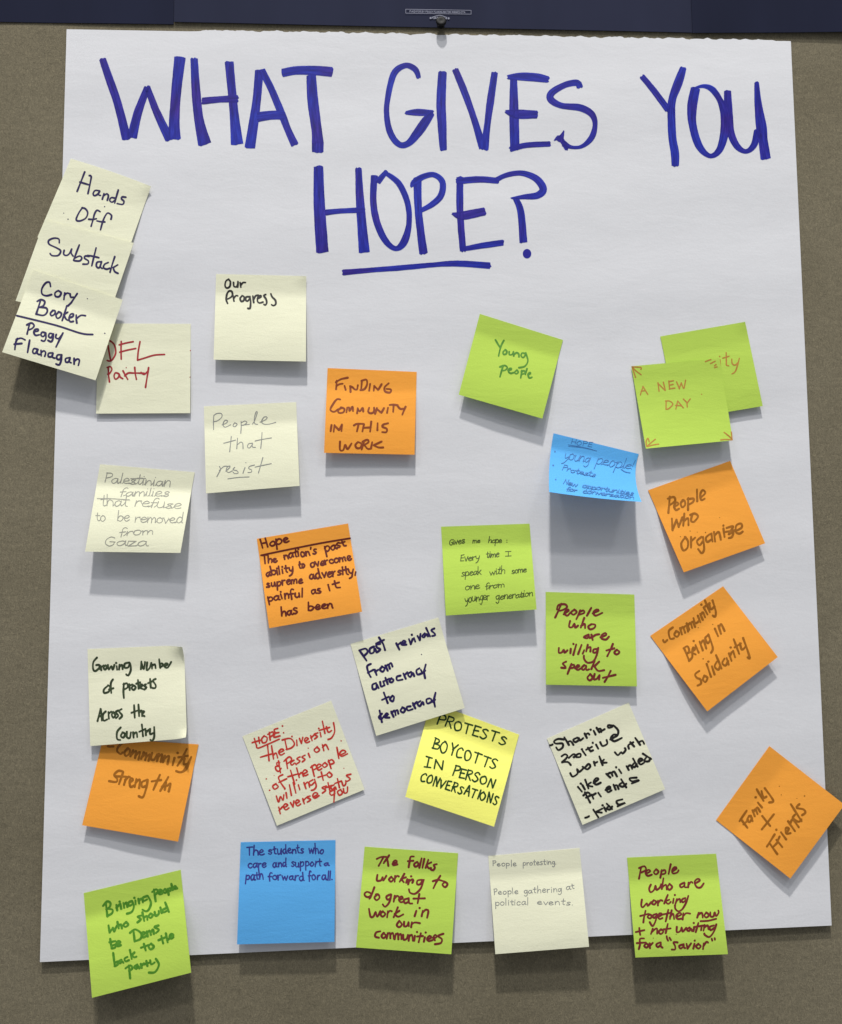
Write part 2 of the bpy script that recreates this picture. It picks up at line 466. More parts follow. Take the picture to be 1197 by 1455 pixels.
def add_rim(vs, fs, NU, NV, n0):
    """close the edge of a two-sided grid with vertices of its own, so that shading stays crisp"""
    R = NU+1
    loop = [i for i in range(NU)]+[j*R+NU for j in range(NV)]+[NV*R+i for i in range(NU, 0, -1)]+[j*R for j in range(NV, 0, -1)]
    b = len(vs); n = len(loop)
    for a in loop: vs.append(vs[a].copy()); vs.append(vs[n0+a].copy())
    for k in range(n):
        p = b+2*k; q = b+2*((k+1) % n)
        fs.append((p, q, q+1, p+1))

# ------------------------------------------------------------------ the large sheet of paper
PC = [(95, 41.5), (1124, 59.5), (1182, 1315), (57, 1367)]
def bilin(c, u, v):
    return tuple((c[0][i]*(1-u)+c[1][i]*u)*(1-v)+(c[3][i]*(1-u)+c[2][i]*u)*v for i in (0, 1))
def inv_bilin(c, x, y):
    u = v = .5
    for _ in range(12):
        p = bilin(c, u, v)
        ax = (c[1][0]-c[0][0])*(1-v)+(c[2][0]-c[3][0])*v; ay = (c[1][1]-c[0][1])*(1-v)+(c[2][1]-c[3][1])*v
        bx = (c[3][0]-c[0][0])*(1-u)+(c[2][0]-c[1][0])*u; by = (c[3][1]-c[0][1])*(1-u)+(c[2][1]-c[1][1])*u
        ex, ey = x-p[0], y-p[1]; D = ax*by-ay*bx
        u += (ex*by-ey*bx)/D; v += (ax*ey-ay*ex)/D
    return u, v
def poster_lift(x, y):
    v = (y-50)/1300.0; u = (x-70)/1090.0
    r = .0016+.0022*max(0, v)**2
    r += .00028*math.sin(y*.021+1.3*math.sin(x*.0041)) + .00022*math.sin(y*.047+x*.006+2)
    r += .00035*math.sin(x*.0075+.6)*math.sin(y*.006+1)
    return max(r, .0006)
poster_root = empty('poster_paper', unproject(620, 1340, .002))
tag(poster_root, 'large white easel pad sheet with blue marker title pinned on the wall', 'poster')
vs, fs = [], []
NU, NV = 400, 130
random.seed(3)
tear = []; t1 = 0; t2 = 0
for i in range(NU+1):
    t1 = t1*.55+random.uniform(-1, 1)*.9
    x = 95+1029*i/NU
    t2 = t1 + .8*math.sin(i*.9) + .8*math.sin(i*.37)
    a = 0 if x < 280 else min(1, (x-280)/14)
    if x > 1085: a *= max(.05, (1120-x)/35)
    tear.append(a*(t2*.75-1.2)+ (0 if x < 270 else -1.0*min(1, (x-270)/30)))
for j in range(NV+1):
    for i in range(NU+1):
        u, v = i/NU, j/NV
        x, y = bilin(PC, u, v)
        if j == 0: y += tear[i]
        elif j == 1: y = y*.5+(bilin(PC, u, 0)[1]+4)*.5
        vs.append(unproject(x, y, poster_lift(x, y)))
n0 = len(vs)
for k in range(n0): vs.append(vs[k]+Vector((0, .00018, 0)))
R = NU+1
for j in range(NV):
    for i in range(NU):
        a = j*R+i
        fs.append((a, a+R, a+R+1, a+1)); fs.append((n0+a, n0+a+1, n0+a+R+1, n0+a+R))
add_rim(vs, fs, NU, NV, n0)
mesh_obj('paper_sheet', vs, fs, M['poster'], poster_root, smooth=False)
for p in bpy.data.objects['paper_sheet'].data.polygons: p.use_smooth = p.index < 2*NU*NV

def poster_surf(x, y, off): return unproject(x, y, poster_lift(x, y)+off+.00004)

C1 = (120, 60, 2.9925); C2 = (480, 60, 2.9925); C3 = (820, 60, 3.175); C4 = (420, 210, 2.9925)
TITLE = [
 (C1, 'W', [[(78,72,28),(108,160,32),(136,240,32),(158,320,34),(180,410,38)], [(203,405,40),(228,300,34),(268,192,26)], [(268,190,24),(305,290,30),(362,412,36)], [(407,64,46),(390,220,40),(383,330,42),(384,410,50)]]),
 (C1, 'H', [[(467,70,30),(476,220,36),(488,330,38),(512,432,54)], [(616,84,36),(630,230,34),(640,330,38),(650,433,50)], [(502,250,28),(575,243,26),(652,240,30)]]),
 (C1, 'A', [[(744,120,34),(735,230,34),(722,330,38),(704,448,42)], [(755,118,28),(798,205,28),(842,310,30),(865,370,28),(895,436,32)], [(738,318,40),(795,310,36),(850,310,36)]]),
 (C1, 'T', [[(842,130,34),(900,120,34),(980,120,38),(1053,126,40)], [(965,142,38),(972,250,44),(988,370,42),(993,428,48)],[(993,425,48),(993,466,46)]]),
 (C2, 'G', [[(345,150,18),(330,115,24),(290,98,22),(245,125,26),(222,190,24),(208,290,22),(222,380,26),(260,433,24),(300,430,26),(340,385,36),(375,335,36),(402,302,22)], [(290,300,14),(340,298,28),(405,300,22)]]),
 (C2, 'I', [[(446,128,34),(440,250,38),(444,350,36),(450,458,28)]]),
 (C2, 'V', [[(500,115,26),(535,200,28),(575,310,26),(618,450,32)], [(668,128,26),(650,250,30),(638,340,26),(625,455,32)]]),
 (C2, 'E', [[(748,150,28),(750,300,38),(754,455,38)], [(725,148,18),(780,146,32),(850,150,34),(895,158,26)], [(716,295,14),(760,305,36),(848,307,32)], [(735,455,22),(800,438,22),(902,432,22)]]),
 (C2, 'S', [[(1030,192,26),(1018,172,26),(965,182,24),(910,215,28),(908,245,28),(955,270,24),(1030,278,28),(1080,305,26),(1095,350,20),(1080,405,24),(1040,442,16),(995,446,14),(960,430,26)], [(925,415,8),(945,405,20),(975,455,16)],[(962,378,6),(945,420,30)]]),
 (C3, 'Y', [[(294,154,24),(345,215,26),(412,305,28)], [(480,116,28),(458,180,38),(432,250,34),(424,315,34)], [(426,300,34),(430,420,34),(442,500,36),(444,556,32)]]),
 (C3, 'O', [[(535,208,40),(520,290,42),(522,370,34),(550,465,32),(598,512,20),(640,490,28),(664,420,36),(668,330,38),(645,260,26),(610,212,26),(570,198,16),(530,208,10)]]),
 (C3, 'U', [[(680,220,30),(684,330,38),(695,410,32),(722,468,28),(762,492,20),(798,465,28),(815,400,30)], [(811,183,20),(818,280,32),(832,380,46),(840,440,40),(852,525,44)]]),
 (C4, 'H', [[(98,80,38),(102,250,46),(115,443,50)], [(268,88,26),(276,240,34),(293,444,44)], [(130,275,24),(200,268,20),(292,264,24)]]),
 (C4, 'O', [[(336,118,28),(331,220,26),(345,310,28),(380,390,26),(425,428,20),(462,400,30),(483,320,22),(476,230,24),(440,152,24),(392,112,18)], [(388,100,18),(350,145,26)]]),
 (C4, 'P', [[(519,130,34),(524,280,30),(545,448,34)], [(492,165,10),(505,148,26),(545,122,24),(590,115,22),(625,145,24),(620,200,26),(585,238,24),(535,266,18)]]),
 (C4, 'E', [[(700,125,28),(700,270,28),(713,438,26)], [(688,142,26),(780,134,26),(862,140,24)], [(668,280,10),(710,288,34),(805,270,32)], [(705,432,18),(800,415,24),(883,403,24)]]),
 (C4, '?', [[(850,138,20),(900,115,20),(965,108,22),(1025,132,28),(1054,175,30),(1030,202,28),(975,208,20),(920,214,8)], [(936,214,22),(958,270,28),(970,402,32)], 'dot']),
 (C4, '_', [[(203,530,24),(320,520,20),(450,510,22),(590,497,20),(690,492,24),(828,501,26)]]),
]
for (ox, oy, sc), ch, sts in TITLE:
    rb = Ribbon(poster_surf)
    for st in sts:
        if st == 'dot':
            x, y = ox+985/sc, oy+450/sc
            rb.f.append(tuple(rb.P(x+6.1*math.cos(-k*math.pi/10), y+6.8*math.sin(-k*math.pi/10), .0001) for k in range(20)))
            continue
        q = [(ox+a/sc, oy+b/sc, c/sc*1.07) for a, b, c in st]
        rb.stroke(smooth(q, step=2), cap='flat', rag=.10, step=1.8)
    rb.build({'?': 'question_mark', '_': 'underline'}.get(ch, 'letter'), M['title'], poster_root)

# ------------------------------------------------------------------ sticky notes
def px(crop, p): return (crop[0]+p[0]/crop[2], crop[1]+p[1]/crop[2])
def note(mat, crop, corners, zt, zb, label, inkmat, pen, words=(), lines=(), dots=(), strip=.22, curls=(), bulge=(), group='sticky notes on and around the paper', slant=0.0, power=1.2, jit=1.0, conn=False, trace=()):
    """corners TL,TR,BR,BL in crop pixels; zt / zb: lift of the top and bottom corners in mm; label; words; free lines"""
    cs = [px(crop, p) for p in corners]
    rnd = random.Random(int(cs[0][0]*13+cs[0][1]*7))
    ph = [rnd.uniform(0, 6) for _ in range(4)]
    zt = zt if isinstance(zt, tuple) else (zt, zt); zb = zb if isinstance(zb, tuple) else (zb, zb)
    bd = dict(bulge)
    def lift(u, v):
        v2 = min(max(v, 0), 1); u2 = min(max(u, 0), 1)
        a = zt[0]*(1-u2)+zt[1]*u2; b = zb[0]*(1-u2)+zb[1]*u2
        t = min(1.0, max(0.0, (v2-strip)/(1-strip)))
        # stiff paper: short bend under the glued strip, then nearly straight
        s = (1-(1-t)**1.75)*t/(t+.035)*1.035 if power == 1.2 else t**power
        z = a+(b-a)*s
        z += .07*math.sin(u2*11+v2*6+ph[2])*math.sin(v2*8-u2*4+ph[3])*min(1, t*4)
        z += .10*math.sin(u2*5+ph[0])*t + .06*math.sin(v2*9+ph[1]+u2*3)*t
        for (cu, cv, r, h) in curls:
            d = math.hypot(u-cu, v-cv)
            if d < r: z += h*(1-d/r)**2
        x, y = bilin(cs, u2, v2)
        return max(.05, z)*.001+poster_lift(min(max(x, 60), 1180), min(max(y, 45), 1365))+.0002
    mx, my = bilin(cs, .5, .1)
    base = poster_lift(min(max(mx, 100), 1120), my)
    def warp(u, v):
        x, y = bilin(cs, u, v)
        if 'r' in bd:  x += bd['r']*4*v*(1-v)*u
        if 'l' in bd:  x += bd['l']*4*v*(1-v)*(1-u)
        if 'b' in bd:  y += bd['b']*4*u*(1-u)*v
        if 't' in bd:  y += bd['t']*4*u*(1-u)*(1-v)
        for (cu, cv, r, h) in curls:
            d = math.hypot(u-cu, v-cv)
            if d < r and h > 3:
                k = (1-d/r)**1.5*.32*r
                x += k*(cs[0][0]+cs[2][0]-2*x)/2*.6; y += k*(cs[0][1]+cs[2][1]-2*y)/2*.6
        return x, y
    ctr = unproject(*bilin(cs, .5, 1), lift(.5, 1))
    root = empty('sticky_note', ctr)
    N = 26; vs, fs = [], []
    for j in range(N+1):
        for i in range(N+1):
            u, v = i/N, j/N
            x, y = warp(u, v); vs.append(unproject(x, y, lift(u, v)))
    n0 = len(vs)
    for k in range(n0): vs.append(vs[k]+Vector((0, .00013, 0)))
    R = N+1
    for j in range(N):
        for i in range(N):
            a = j*R+i
            fs.append((a, a+R, a+R+1, a+1)); fs.append((n0+a, n0+a+1, n0+a+R+1, n0+a+R))
    nf = len(fs)
    add_rim(vs, fs, N, N, n0)
    sh = mesh_obj('note_sheet', vs, fs, M[mat], root)
    for p in sh.data.polygons: p.use_smooth = p.index < nf
    def surf(x, y, off):
        u, v = inv_bilin(cs, x, y)
        return unproject(x, y, lift(u, v)+off)
    sc = crop[2]
    for wd in words:
        text, x0, y0, x1, y1, xh = wd[:6]
        sl = wd[6] if len(wd) > 6 else slant
        rb = Ribbon(surf)
        a = px(crop, (x0, y0)); b = px(crop, (x1, y1))
        word(rb, text, a[0], a[1], b[0], b[1], xh/sc, pen, sl, jit, conn)
        rb.build('written_word', M[inkmat], root)
    for tw in trace:
        rb = Ribbon(surf)
        for st in tw.split(';'):
            st = st.strip()
            if not st: continue
            if st[0] == 'd':
                q = px(crop, tuple(map(float, st[1:].split(',')))); rb.dot(q[0], q[1], pen*.6); continue
            ln = st[0] == 'l'
            q = [px(crop, tuple(map(float, p.split(',')))) for p in st.lstrip('l').split()]
            q = q if ln else smooth(q, step=1.2)
            wob = random.uniform(0, 6)
            rb.stroke([(a, b, pen*(1+.14*math.sin(wob+i*.3))) for i, (a, b) in enumerate(resample(q, 1.2))], step=1.2)
        rb.build('written_word', M[inkmat], root)
    for ln in lines:
        rb = Ribbon(surf); rb.stroke(smooth([px(crop, p) for p in ln]), pen)
        rb.build('pen_line', M[inkmat], root)
    for d in dots:
        rb = Ribbon(surf); q = px(crop, d[:2]); rb.dot(q[0], q[1], (d[2]/sc if len(d) > 2 else pen*.6))
        rb.build('ink_dot', M[inkmat], root)
    tag(root, label, 'sticky note', group)
    return root
random.seed(21)

K = (0, 210, 5.204)
note('cream', K, [(525,80),(1118,285),(915,860),(278,662)], .3, (2.5,2.2), 'pale yellow note reading Hands Off, topmost of the stack hanging off the left paper edge', 'ink_indigo', 2.6,
     [], trace=['l628,178 600,250 572,322; 662,205 676,212 668,262 652,338; l592,253 665,275; 738,318 705,315 690,340 700,354 725,342 740,318 728,345 745,352; 770,338 758,380; 766,356 790,340 803,354 795,388; 850,372 825,368 812,388 830,402 850,388; l876,312 862,360 850,408; 932,365 905,363 900,378 918,395 908,418 868,412', '612,442 585,480 565,530 590,541 635,520 650,480 632,450 608,444; 742,472 718,462 700,490 690,530 675,580; 658,528 690,529 714,524; 822,528 826,500 798,482 775,512 757,560 745,606; 718,540 745,546 776,548'], dots=[(775,435,5),(505,528,5),(473,483,4)], curls=[(1,0,.22,2.2)], strip=.3, bulge=[('t',-1.5)])
note('cream', K, [(333,530),(990,703),(790,1290),(117,1132)], (3.2,3.3), (5.6,5.4), 'pale yellow note reading Substack, middle of the overlapping stack at the left edge', 'ink_indigo', 2.6,
     [], trace=['440,702 436,674 400,668 362,685 366,713 420,740 450,762 432,795 388,797 372,782; 476,758 472,785 490,796 512,785 530,752; 532,748 528,778 542,800; l588,718 566,775 545,832; 556,815 590,800 607,815 590,836 550,834; 660,802 632,800 626,816 655,836 650,858 615,860; l712,740 696,805 680,872; 650,795 690,802 732,812; 748,842 720,846 714,875 735,887 752,845; 752,842 744,878 757,892; 802,848 776,860 766,885 790,897 812,890; l850,805 832,860 815,920; 872,865 838,886; 838,886 850,915 874,928'], strip=.25)
K = (0, 370, 5.985)
note('cream', K, [(285,80),(1045,335),(815,1020),(20,780)], (6.2,6.0), (14,11), 'pale yellow note with two names split by a ruled line, lowest of the left stack', 'ink_indigo', 2.8,
     [], trace=['432,222 422,186 390,192 358,240 360,285 395,301 440,290; 498,256 470,275 474,305 505,307 522,276 500,258; 552,276 545,332; 548,298 570,278 592,282; 598,285 604,312 628,312; l658,282 630,325 605,362 580,386', 'l345,345 328,400 310,455; 318,348 350,333 382,350 370,385 330,400; 330,398 395,405 402,440 370,467 308,456; 452,425 430,450 440,470 465,457 471,430 450,425; 502,437 478,465 490,492 515,480 524,450 500,437; l570,385 552,448 530,512; 578,440 545,460; 545,462 565,500 592,512; 590,488 620,477 626,456 602,458 588,495 600,521 625,518; l650,465 650,500 655,532; 655,492 690,467 728,470', 'l252,545 240,590 232,626; 230,548 270,532 292,555 272,580 240,592; 290,606 325,600 326,585 300,588 290,615 305,637 335,632; 388,616 360,610 350,635 370,647 392,618; 390,618 392,660 378,686 354,680; 453,626 425,620 415,645 435,657 456,627; 456,625 452,665 437,691 410,680; 480,630 475,655 498,665 520,642; l537,617 505,680 478,736', '150,665 135,700 128,757; 140,672 180,661 215,676; 122,712 165,708 187,706; l254,678 245,730 236,782; 322,756 290,750 280,780 300,791 324,758; 324,755 318,790 337,800; 350,765 352,810; 352,782 375,768 390,785 382,814; 443,786 415,790 413,817 440,818 452,790; 450,786 447,822 467,830; 524,802 490,805 485,835 510,841 527,804; 527,802 522,850 505,888 478,880; 593,827 560,835 561,863 585,862 597,830; 597,826 593,862 607,870; 632,833 632,882; 632,857 660,838 677,850 668,892'],
     lines=[[(145,470),(470,550),(690,620),(790,630)]], dots=[(745,325,5),(893,620,6)], strip=.25)
K = (120, 440, 7.041)
note('cream', K, [(140,138),(1065,142),(1060,1035),(118,1040)], .3, (2.2,2.4), 'pale yellow note with red DFL Party lettering, tucked beside the left stack', 'ink_red', 2.5,
     [], trace=['l240,578 243,650 252,722; 230,578 262,570 276,598 252,640 236,646; 345,640 312,632 298,665 314,696 345,672 350,645 358,672 385,690; l388,612 410,655 435,697; 405,662 440,634 490,634; l505,578 510,640 522,697; l470,633 540,634 600,637; 568,628 600,648 628,622; l644,580 628,680 613,776'],
     lines=[[(238,360),(250,430),(262,500)], [(245,302),(300,350),(315,430),(285,495),(255,515),(230,508)],
      [(370,318),(368,400),(370,495)], [(350,352),(420,333),(490,320)], [(355,425),(430,405),(515,388)],
      [(558,320),(540,420),(533,503)], [(533,505),(600,485),(700,455),(803,448)]], dots=[(420,580,6),(1062,410,6),(1058,675,5)])
K = (290, 380, 7.481)
note('cream', K, [(130,70),(1088,92),(1085,1000),(103,980)], .3, (6.3,7), 'nearly blank pale yellow note with small black words Our Progress', 'ink_black', 2.7,
     [], trace=['264,125 234,145 225,195 245,219 276,200 281,150 260,125; 315,160 320,200 345,206 360,175; l362,150 362,178 358,207; l385,160 388,185 393,210; 392,188 415,161 442,160', '245,282 237,340 252,382; 238,295 265,252 297,256 302,300 265,330 238,337; l310,298 314,325 320,358; 318,328 340,300 360,302; 407,300 385,330 400,362 426,346 426,310 405,300; 483,312 450,314 444,345 465,357 492,325; 490,308 497,370 490,434 468,434; l520,303 524,340 530,372; 527,342 550,302 578,294; 570,332 607,311 602,299 576,313 569,355 590,377 628,368; 657,288 637,300 660,335 668,375 652,400 638,392; 712,280 725,312 760,350 763,390 738,406 720,396'], curls=[(1,0,.2,1.5)])
K = (280, 560, 7.481)
note('cream', K, [(75,130),(1055,85),(1092,975),(97,1055)], .3, (8,9), 'pale yellow note with thin grey pencil words People that resist', 'ink_graphite', 1.25,
     [], trace=['l180,235 176,300 178,377; 180,226 215,205 262,208 264,245 220,282 184,292; 268,327 310,310 328,286 300,278 278,320 300,351 360,325; 402,304 384,335 405,347 428,320 402,304; l470,288 472,350 467,416; 470,306 510,285 532,300 505,326 474,332 520,325 560,320; 590,318 615,280 642,195 630,188 612,250 614,310 645,322; 672,298 730,272 748,245 715,243 688,290 710,317 765,319 838,300', 'l366,450 358,530 349,612; l285,522 350,505 412,488; l432,468 428,530 424,580; 428,540 465,510 487,522 491,580; 585,522 550,528 538,560 560,572 592,532; 592,520 590,560 622,566; l693,408 688,490 679,577; 620,497 700,480 792,465', '240,768 252,800 232,840 213,877; 238,812 285,770 322,766; 308,818 345,785 352,765 325,773 313,810 335,832 378,815; 402,778 385,802 428,815 438,840 400,843 385,828; l512,780 500,810 490,842; d521,728; 612,753 560,768 550,790 582,805 577,830 543,832; l702,673 680,750 655,837; 618,775 700,757 792,738'],
     lines=[[(330,900),(440,885),(555,880)]], jit=.7)
K = (450, 510, 7.481)
note('orange', K, [(118,97),(1065,138),(1043,1018),(80,998)], .3, (6.5,6), 'orange note lettered FINDING COMMUNITY IN THIS WORK in brown capitals', 'ink_brown', 2.8,
     [], trace=['215,230 212,280 208,322; 205,247 260,215 332,199; 212,285 245,268 278,262; l298,285 310,328; l360,290 362,350; 358,290 385,302 405,322 430,325 436,300 440,278; l482,240 475,325; 478,232 530,220 537,270 510,320 468,330; l570,265 560,337; l614,285 608,337; l614,285 655,330 692,268; 768,258 725,300 730,345 780,357 792,325 745,318', '252,430 215,430 170,490 148,540 185,562 230,535; 265,518 230,545 240,572 285,567 297,530 260,516; l327,518 318,567; 325,520 348,515 350,552 382,508 388,552; l438,523 432,577; 438,525 460,557 490,520 497,557; 560,518 550,560 575,577 610,562 612,518; l642,523 623,582; l640,530 690,572 717,523; l760,518 750,572; 778,488 820,485 862,492; l820,490 815,562; 863,500 890,530 920,530; l947,508 930,545 912,592', 'l160,703 150,767; l192,703 182,772; l192,708 240,757 270,698; l270,698 265,767', '398,706 430,690 502,690; l447,695 430,770; l504,695 488,770; l582,666 570,772; l495,732 575,727; l650,683 647,757; 762,683 710,698 700,720 747,742 742,777 698,777', '250,878 250,965 285,967 305,912 330,957 372,898; 440,883 413,915 430,947 467,942 477,900 440,883; l502,885 480,962; 490,880 540,858 552,885 500,917; 510,915 545,955 582,950; l592,885 580,947; l692,878 608,917; 608,917 660,940 708,940'])
K = (640, 440, 7.041)
note('green', K, [(297,42),(1128,303),(922,1090),(85,850)], .3, (7,8), 'tilted lime green note reading Young people in green, upper middle right', 'ink_green', 2.5,
     [], trace=['l453,303 478,345 502,382; 537,308 508,365 484,462; 557,400 530,420 535,447 562,440 566,415 550,400; 590,420 592,450 620,447 632,424; 632,422 636,462; 640,447 665,430 686,445 688,472; 752,440 720,433 709,460 730,480 754,450; 755,433 777,510 747,565 688,580', 'l527,568 512,620 498,672; 498,572 545,558 572,580 547,606 514,607; 578,607 612,600 610,585 586,594 584,620 605,637 632,630; 667,604 644,625 660,642 682,625 667,604; l716,610 712,645 705,683; 712,622 740,610 747,635 710,647; 768,590 752,648; 775,652 802,640 800,629 780,645 790,682 817,676'], slant=.05)
K = (885, 445, 5.7)
note('green', K, [(305,188),(992,70),(1135,752),(445,868)], .3, (3.0,3.4), 'lime green note ending in ity, half hidden behind the A NEW DAY note', 'ink_rust', 1.9,
     [('ity',778,442,945,425,68,.02)], curls=[(1,0,.2,1.2)])
note('green', K, [(70,430),(785,365),(893,1030),(188,1097)], (1.2,3.2), (11,9.5), 'lime green note reading A NEW DAY with small arrows drawn in its corners', 'ink_rust', 1.8,
     [('A',142,655,210,650,72), ('NEW',290,630,515,602,62), ('DAY',345,778,548,765,68)],
     [[(76,434),(110,468),(150,498)], [(76,434),(115,436),(150,440),(148,455)], [(78,436),(92,480),(105,520)],
      [(196,1078),(190,1040),(205,1012),(215,1040)], [(196,1078),(235,1045),(265,1020)], [(198,1080),(250,1066),(292,1060)],
      [(888,1025),(855,990),(822,965)], [(886,1022),(884,990),(880,962)], [(884,1027),(840,1022),(795,1026)], [(888,1025),(868,1000),(845,985)],
      [(670,392),(690,384),(715,375)], [(712,408),(730,398),(750,388)], [(745,425),(757,415)], [(745,440),(765,434)]], [(640,657,5)], power=1.5, strip=.16)
K = (770, 605, 7.98)
note('blue', K, [(135,85),(1100,320),(1133,862),(85,750)], .3, (27,24), 'small looking sky blue note curling out, bulleted list headed HOPE', 'ink_bluepen', 0.85,
     [('HOPE',325,205,570,238,52,.15), ('young',245,375,545,420,66,.2), ('people!',610,430,1040,495,60,.25), ('Protests',225,500,610,580,34,.2), ('New',240,655,405,690,34,.2),
      ('opportunities',455,692,1040,790,30,.2), ('for',275,735,400,750,28,.2), ('conversation',462,755,1045,832,28,.2)],
     [[(300,215),(430,235),(575,268)], [(305,232),(460,248),(625,285)], [(900,490),(950,520),(1005,530)]], [(150,290,10),(130,447,10),(160,607,9)], strip=.25, power=1.25, bulge=[('r',-6.5),('l',-2.5),('b',1.5)], conn=True)
K = (910, 645, 6.3)
note('orange', K, [(70,325),(805,62),(1118,800),(390,1060)], .3, (7.5,5), 'orange note tilted left reading People who Organize, below the A NEW DAY note', 'ink_ochre', 3.0,
     [], trace=['l265,383 252,527; 246,400 300,385 312,420 265,457; 303,472 342,450 325,433 303,465 320,502 347,490; 387,413 363,440 375,477 402,455 397,420 380,413; l430,393 428,502; 423,405 477,400 472,430 435,452; l508,318 510,422; 538,392 582,350 560,323 538,360 545,412 577,400', 'l283,578 290,682; l290,682 325,588; l325,588 345,652; l345,652 377,568; l395,533 385,642; 390,602 427,575 432,637; 467,538 455,595 480,607 517,560 490,533 448,545', '407,743 368,800 385,862 422,840 427,780 400,743; l455,743 455,837; 455,782 492,748; 547,743 508,780 530,817 562,780; 562,743 572,850 550,887 518,850; 622,718 588,750 600,787 637,765; l637,713 647,782; l660,698 670,782; 665,732 702,698 722,767; l745,668 755,742; d745,640; 773,662 832,650 790,720 832,700 822,742 793,752; l768,697 852,680; 848,692 907,660 902,623 860,640 858,700 890,712 917,695'], dots=[(447,690,5),(510,700,4),(585,703,6),(712,570,4),(360,740,5)])
K = (115, 650, 7.041)
note('cream', K, [(193,68),(1140,148),(997,955),(43,942)], .3, (12,14), 'pale yellow note in faint pencil about Palestinian families and Gaza', 'ink_pencil', 1.2,
     [('Palestinian',232,250,900,292,56,.1), ('families',385,385,885,392,48,.2), ('that',195,486,475,486,62,.05), ('refuse',530,490,1000,515,55,.25), ('to',150,638,250,635,58,.05),
      ('be',362,635,490,640,52,.1), ('removed',535,645,1020,660,54,.1), ('from',382,790,735,765,44,.2), ('Gaza',232,885,680,885,46,.1)],
     [[(165,412),(300,412),(490,425)], [(500,212),(580,210),(650,210)]], jit=.8, conn=True)
K = (355, 735, 7.041)
note('orange', K, [(72,215),(985,62),(1125,945),(195,1110)], .3, (9,9), 'orange note headed Hope with dense dark writing under a ruled line', 'ink_darkbrown', 2.6,
     [('Hope',122,305,400,250,50), ('The',132,465,275,440,42), ("nation's",345,420,675,365,44), ('past',755,345,970,285,50), ('ability',165,590,440,540,46), ('to',495,515,555,502,38),
      ('overcome',610,500,1020,425,44), ('supreme',170,700,540,655,44), ('adversity,',605,620,1065,560,48), ('painful',185,835,540,795,46), ('as',620,770,720,750,44), ('it',785,735,905,700,50),
      ('has',318,985,480,960,48), ('been',585,935,840,905,50)], [[(115,380),(500,300),(760,250),(1005,210)]], jit=1.2)
K = (615, 735, 7.481)
note('green', K, [(90,100),(1030,68),(1105,980),(140,1045)], .3, (10,11), 'lime green note in small thin dark cursive starting Gives me hope', 'ink_olive', 1.25,
     [('Gives',175,300,345,270,38), ('me',425,272,505,268,32), ('hope',590,275,735,268,36), (':',785,275,800,274,34), ('Every',292,470,500,450,42), ('time',570,430,710,418,40), ('I',770,414,835,412,46),
      ('speak',305,625,520,608,42), ('with',605,612,775,600,42), ('some',840,600,1000,582,38), ('one',345,775,500,758,40), ('from',560,765,765,738,38), ('younger',345,905,605,872,44), ('generation',670,880,1070,835,40)], slant=.15, conn=True)
K = (765, 830, 7.98)
note('green', K, [(85,88),(1090,118),(1120,1160),(88,1140)], .3, (5,5.5), 'lime green note in maroon marker about people willing to speak out', 'ink_maroon', 3.0,
     [], trace=['l262,223 225,310 193,377; 213,287 230,238 302,228 327,260 280,292 233,302; 288,342 347,300 330,288 298,330 330,357 367,320; 412,288 373,320 400,347 437,315 410,288; 477,298 455,350 433,397; 475,312 512,298 522,325 463,347; l602,268 553,357; 618,332 687,300 665,288 628,320 650,357 727,325', '362,418 350,482 385,487 410,448 420,492 452,470; l522,383 483,492; 488,472 527,450 532,497; 607,453 568,480 590,512 637,495 647,460 600,453', '572,573 518,600 560,612 572,573 582,612 602,600; l604,573 618,632; 612,602 652,575 692,568; 708,602 772,575 760,553 718,580 720,617 770,627 802,595', '235,723 235,777 270,772 290,743 300,777 332,750; l370,733 365,782; l432,683 398,802; d400,678; l492,688 453,792; l522,748 505,787; l562,688 545,762; 548,732 592,713 592,762', 'l847,678 820,745 783,817; l773,752 862,728; 892,743 863,775 890,797 922,770 890,743', '317,878 278,900 300,925 312,950 263,947; l377,903 333,1017; 370,922 407,913 402,945 358,952; 418,957 467,930 450,918 428,950 450,972 482,955; 522,918 493,950 515,972 547,935; 542,923 547,972 577,965; l642,868 603,962; l692,878 638,932; 638,932 680,982 747,975', '592,1018 558,1060 585,1092 617,1060 590,1018; 640,1018 630,1077 665,1072 697,1028 690,1082; l822,983 790,1050 753,1107; l733,1062 877,1028'],
     lines=[[(670,735),(630,740),(625,775),(660,770),(680,725)], [(682,722),(665,800),(625,875),(560,890),(522,850),(518,812)]], conn=True)
K = (915, 825, 5.985)
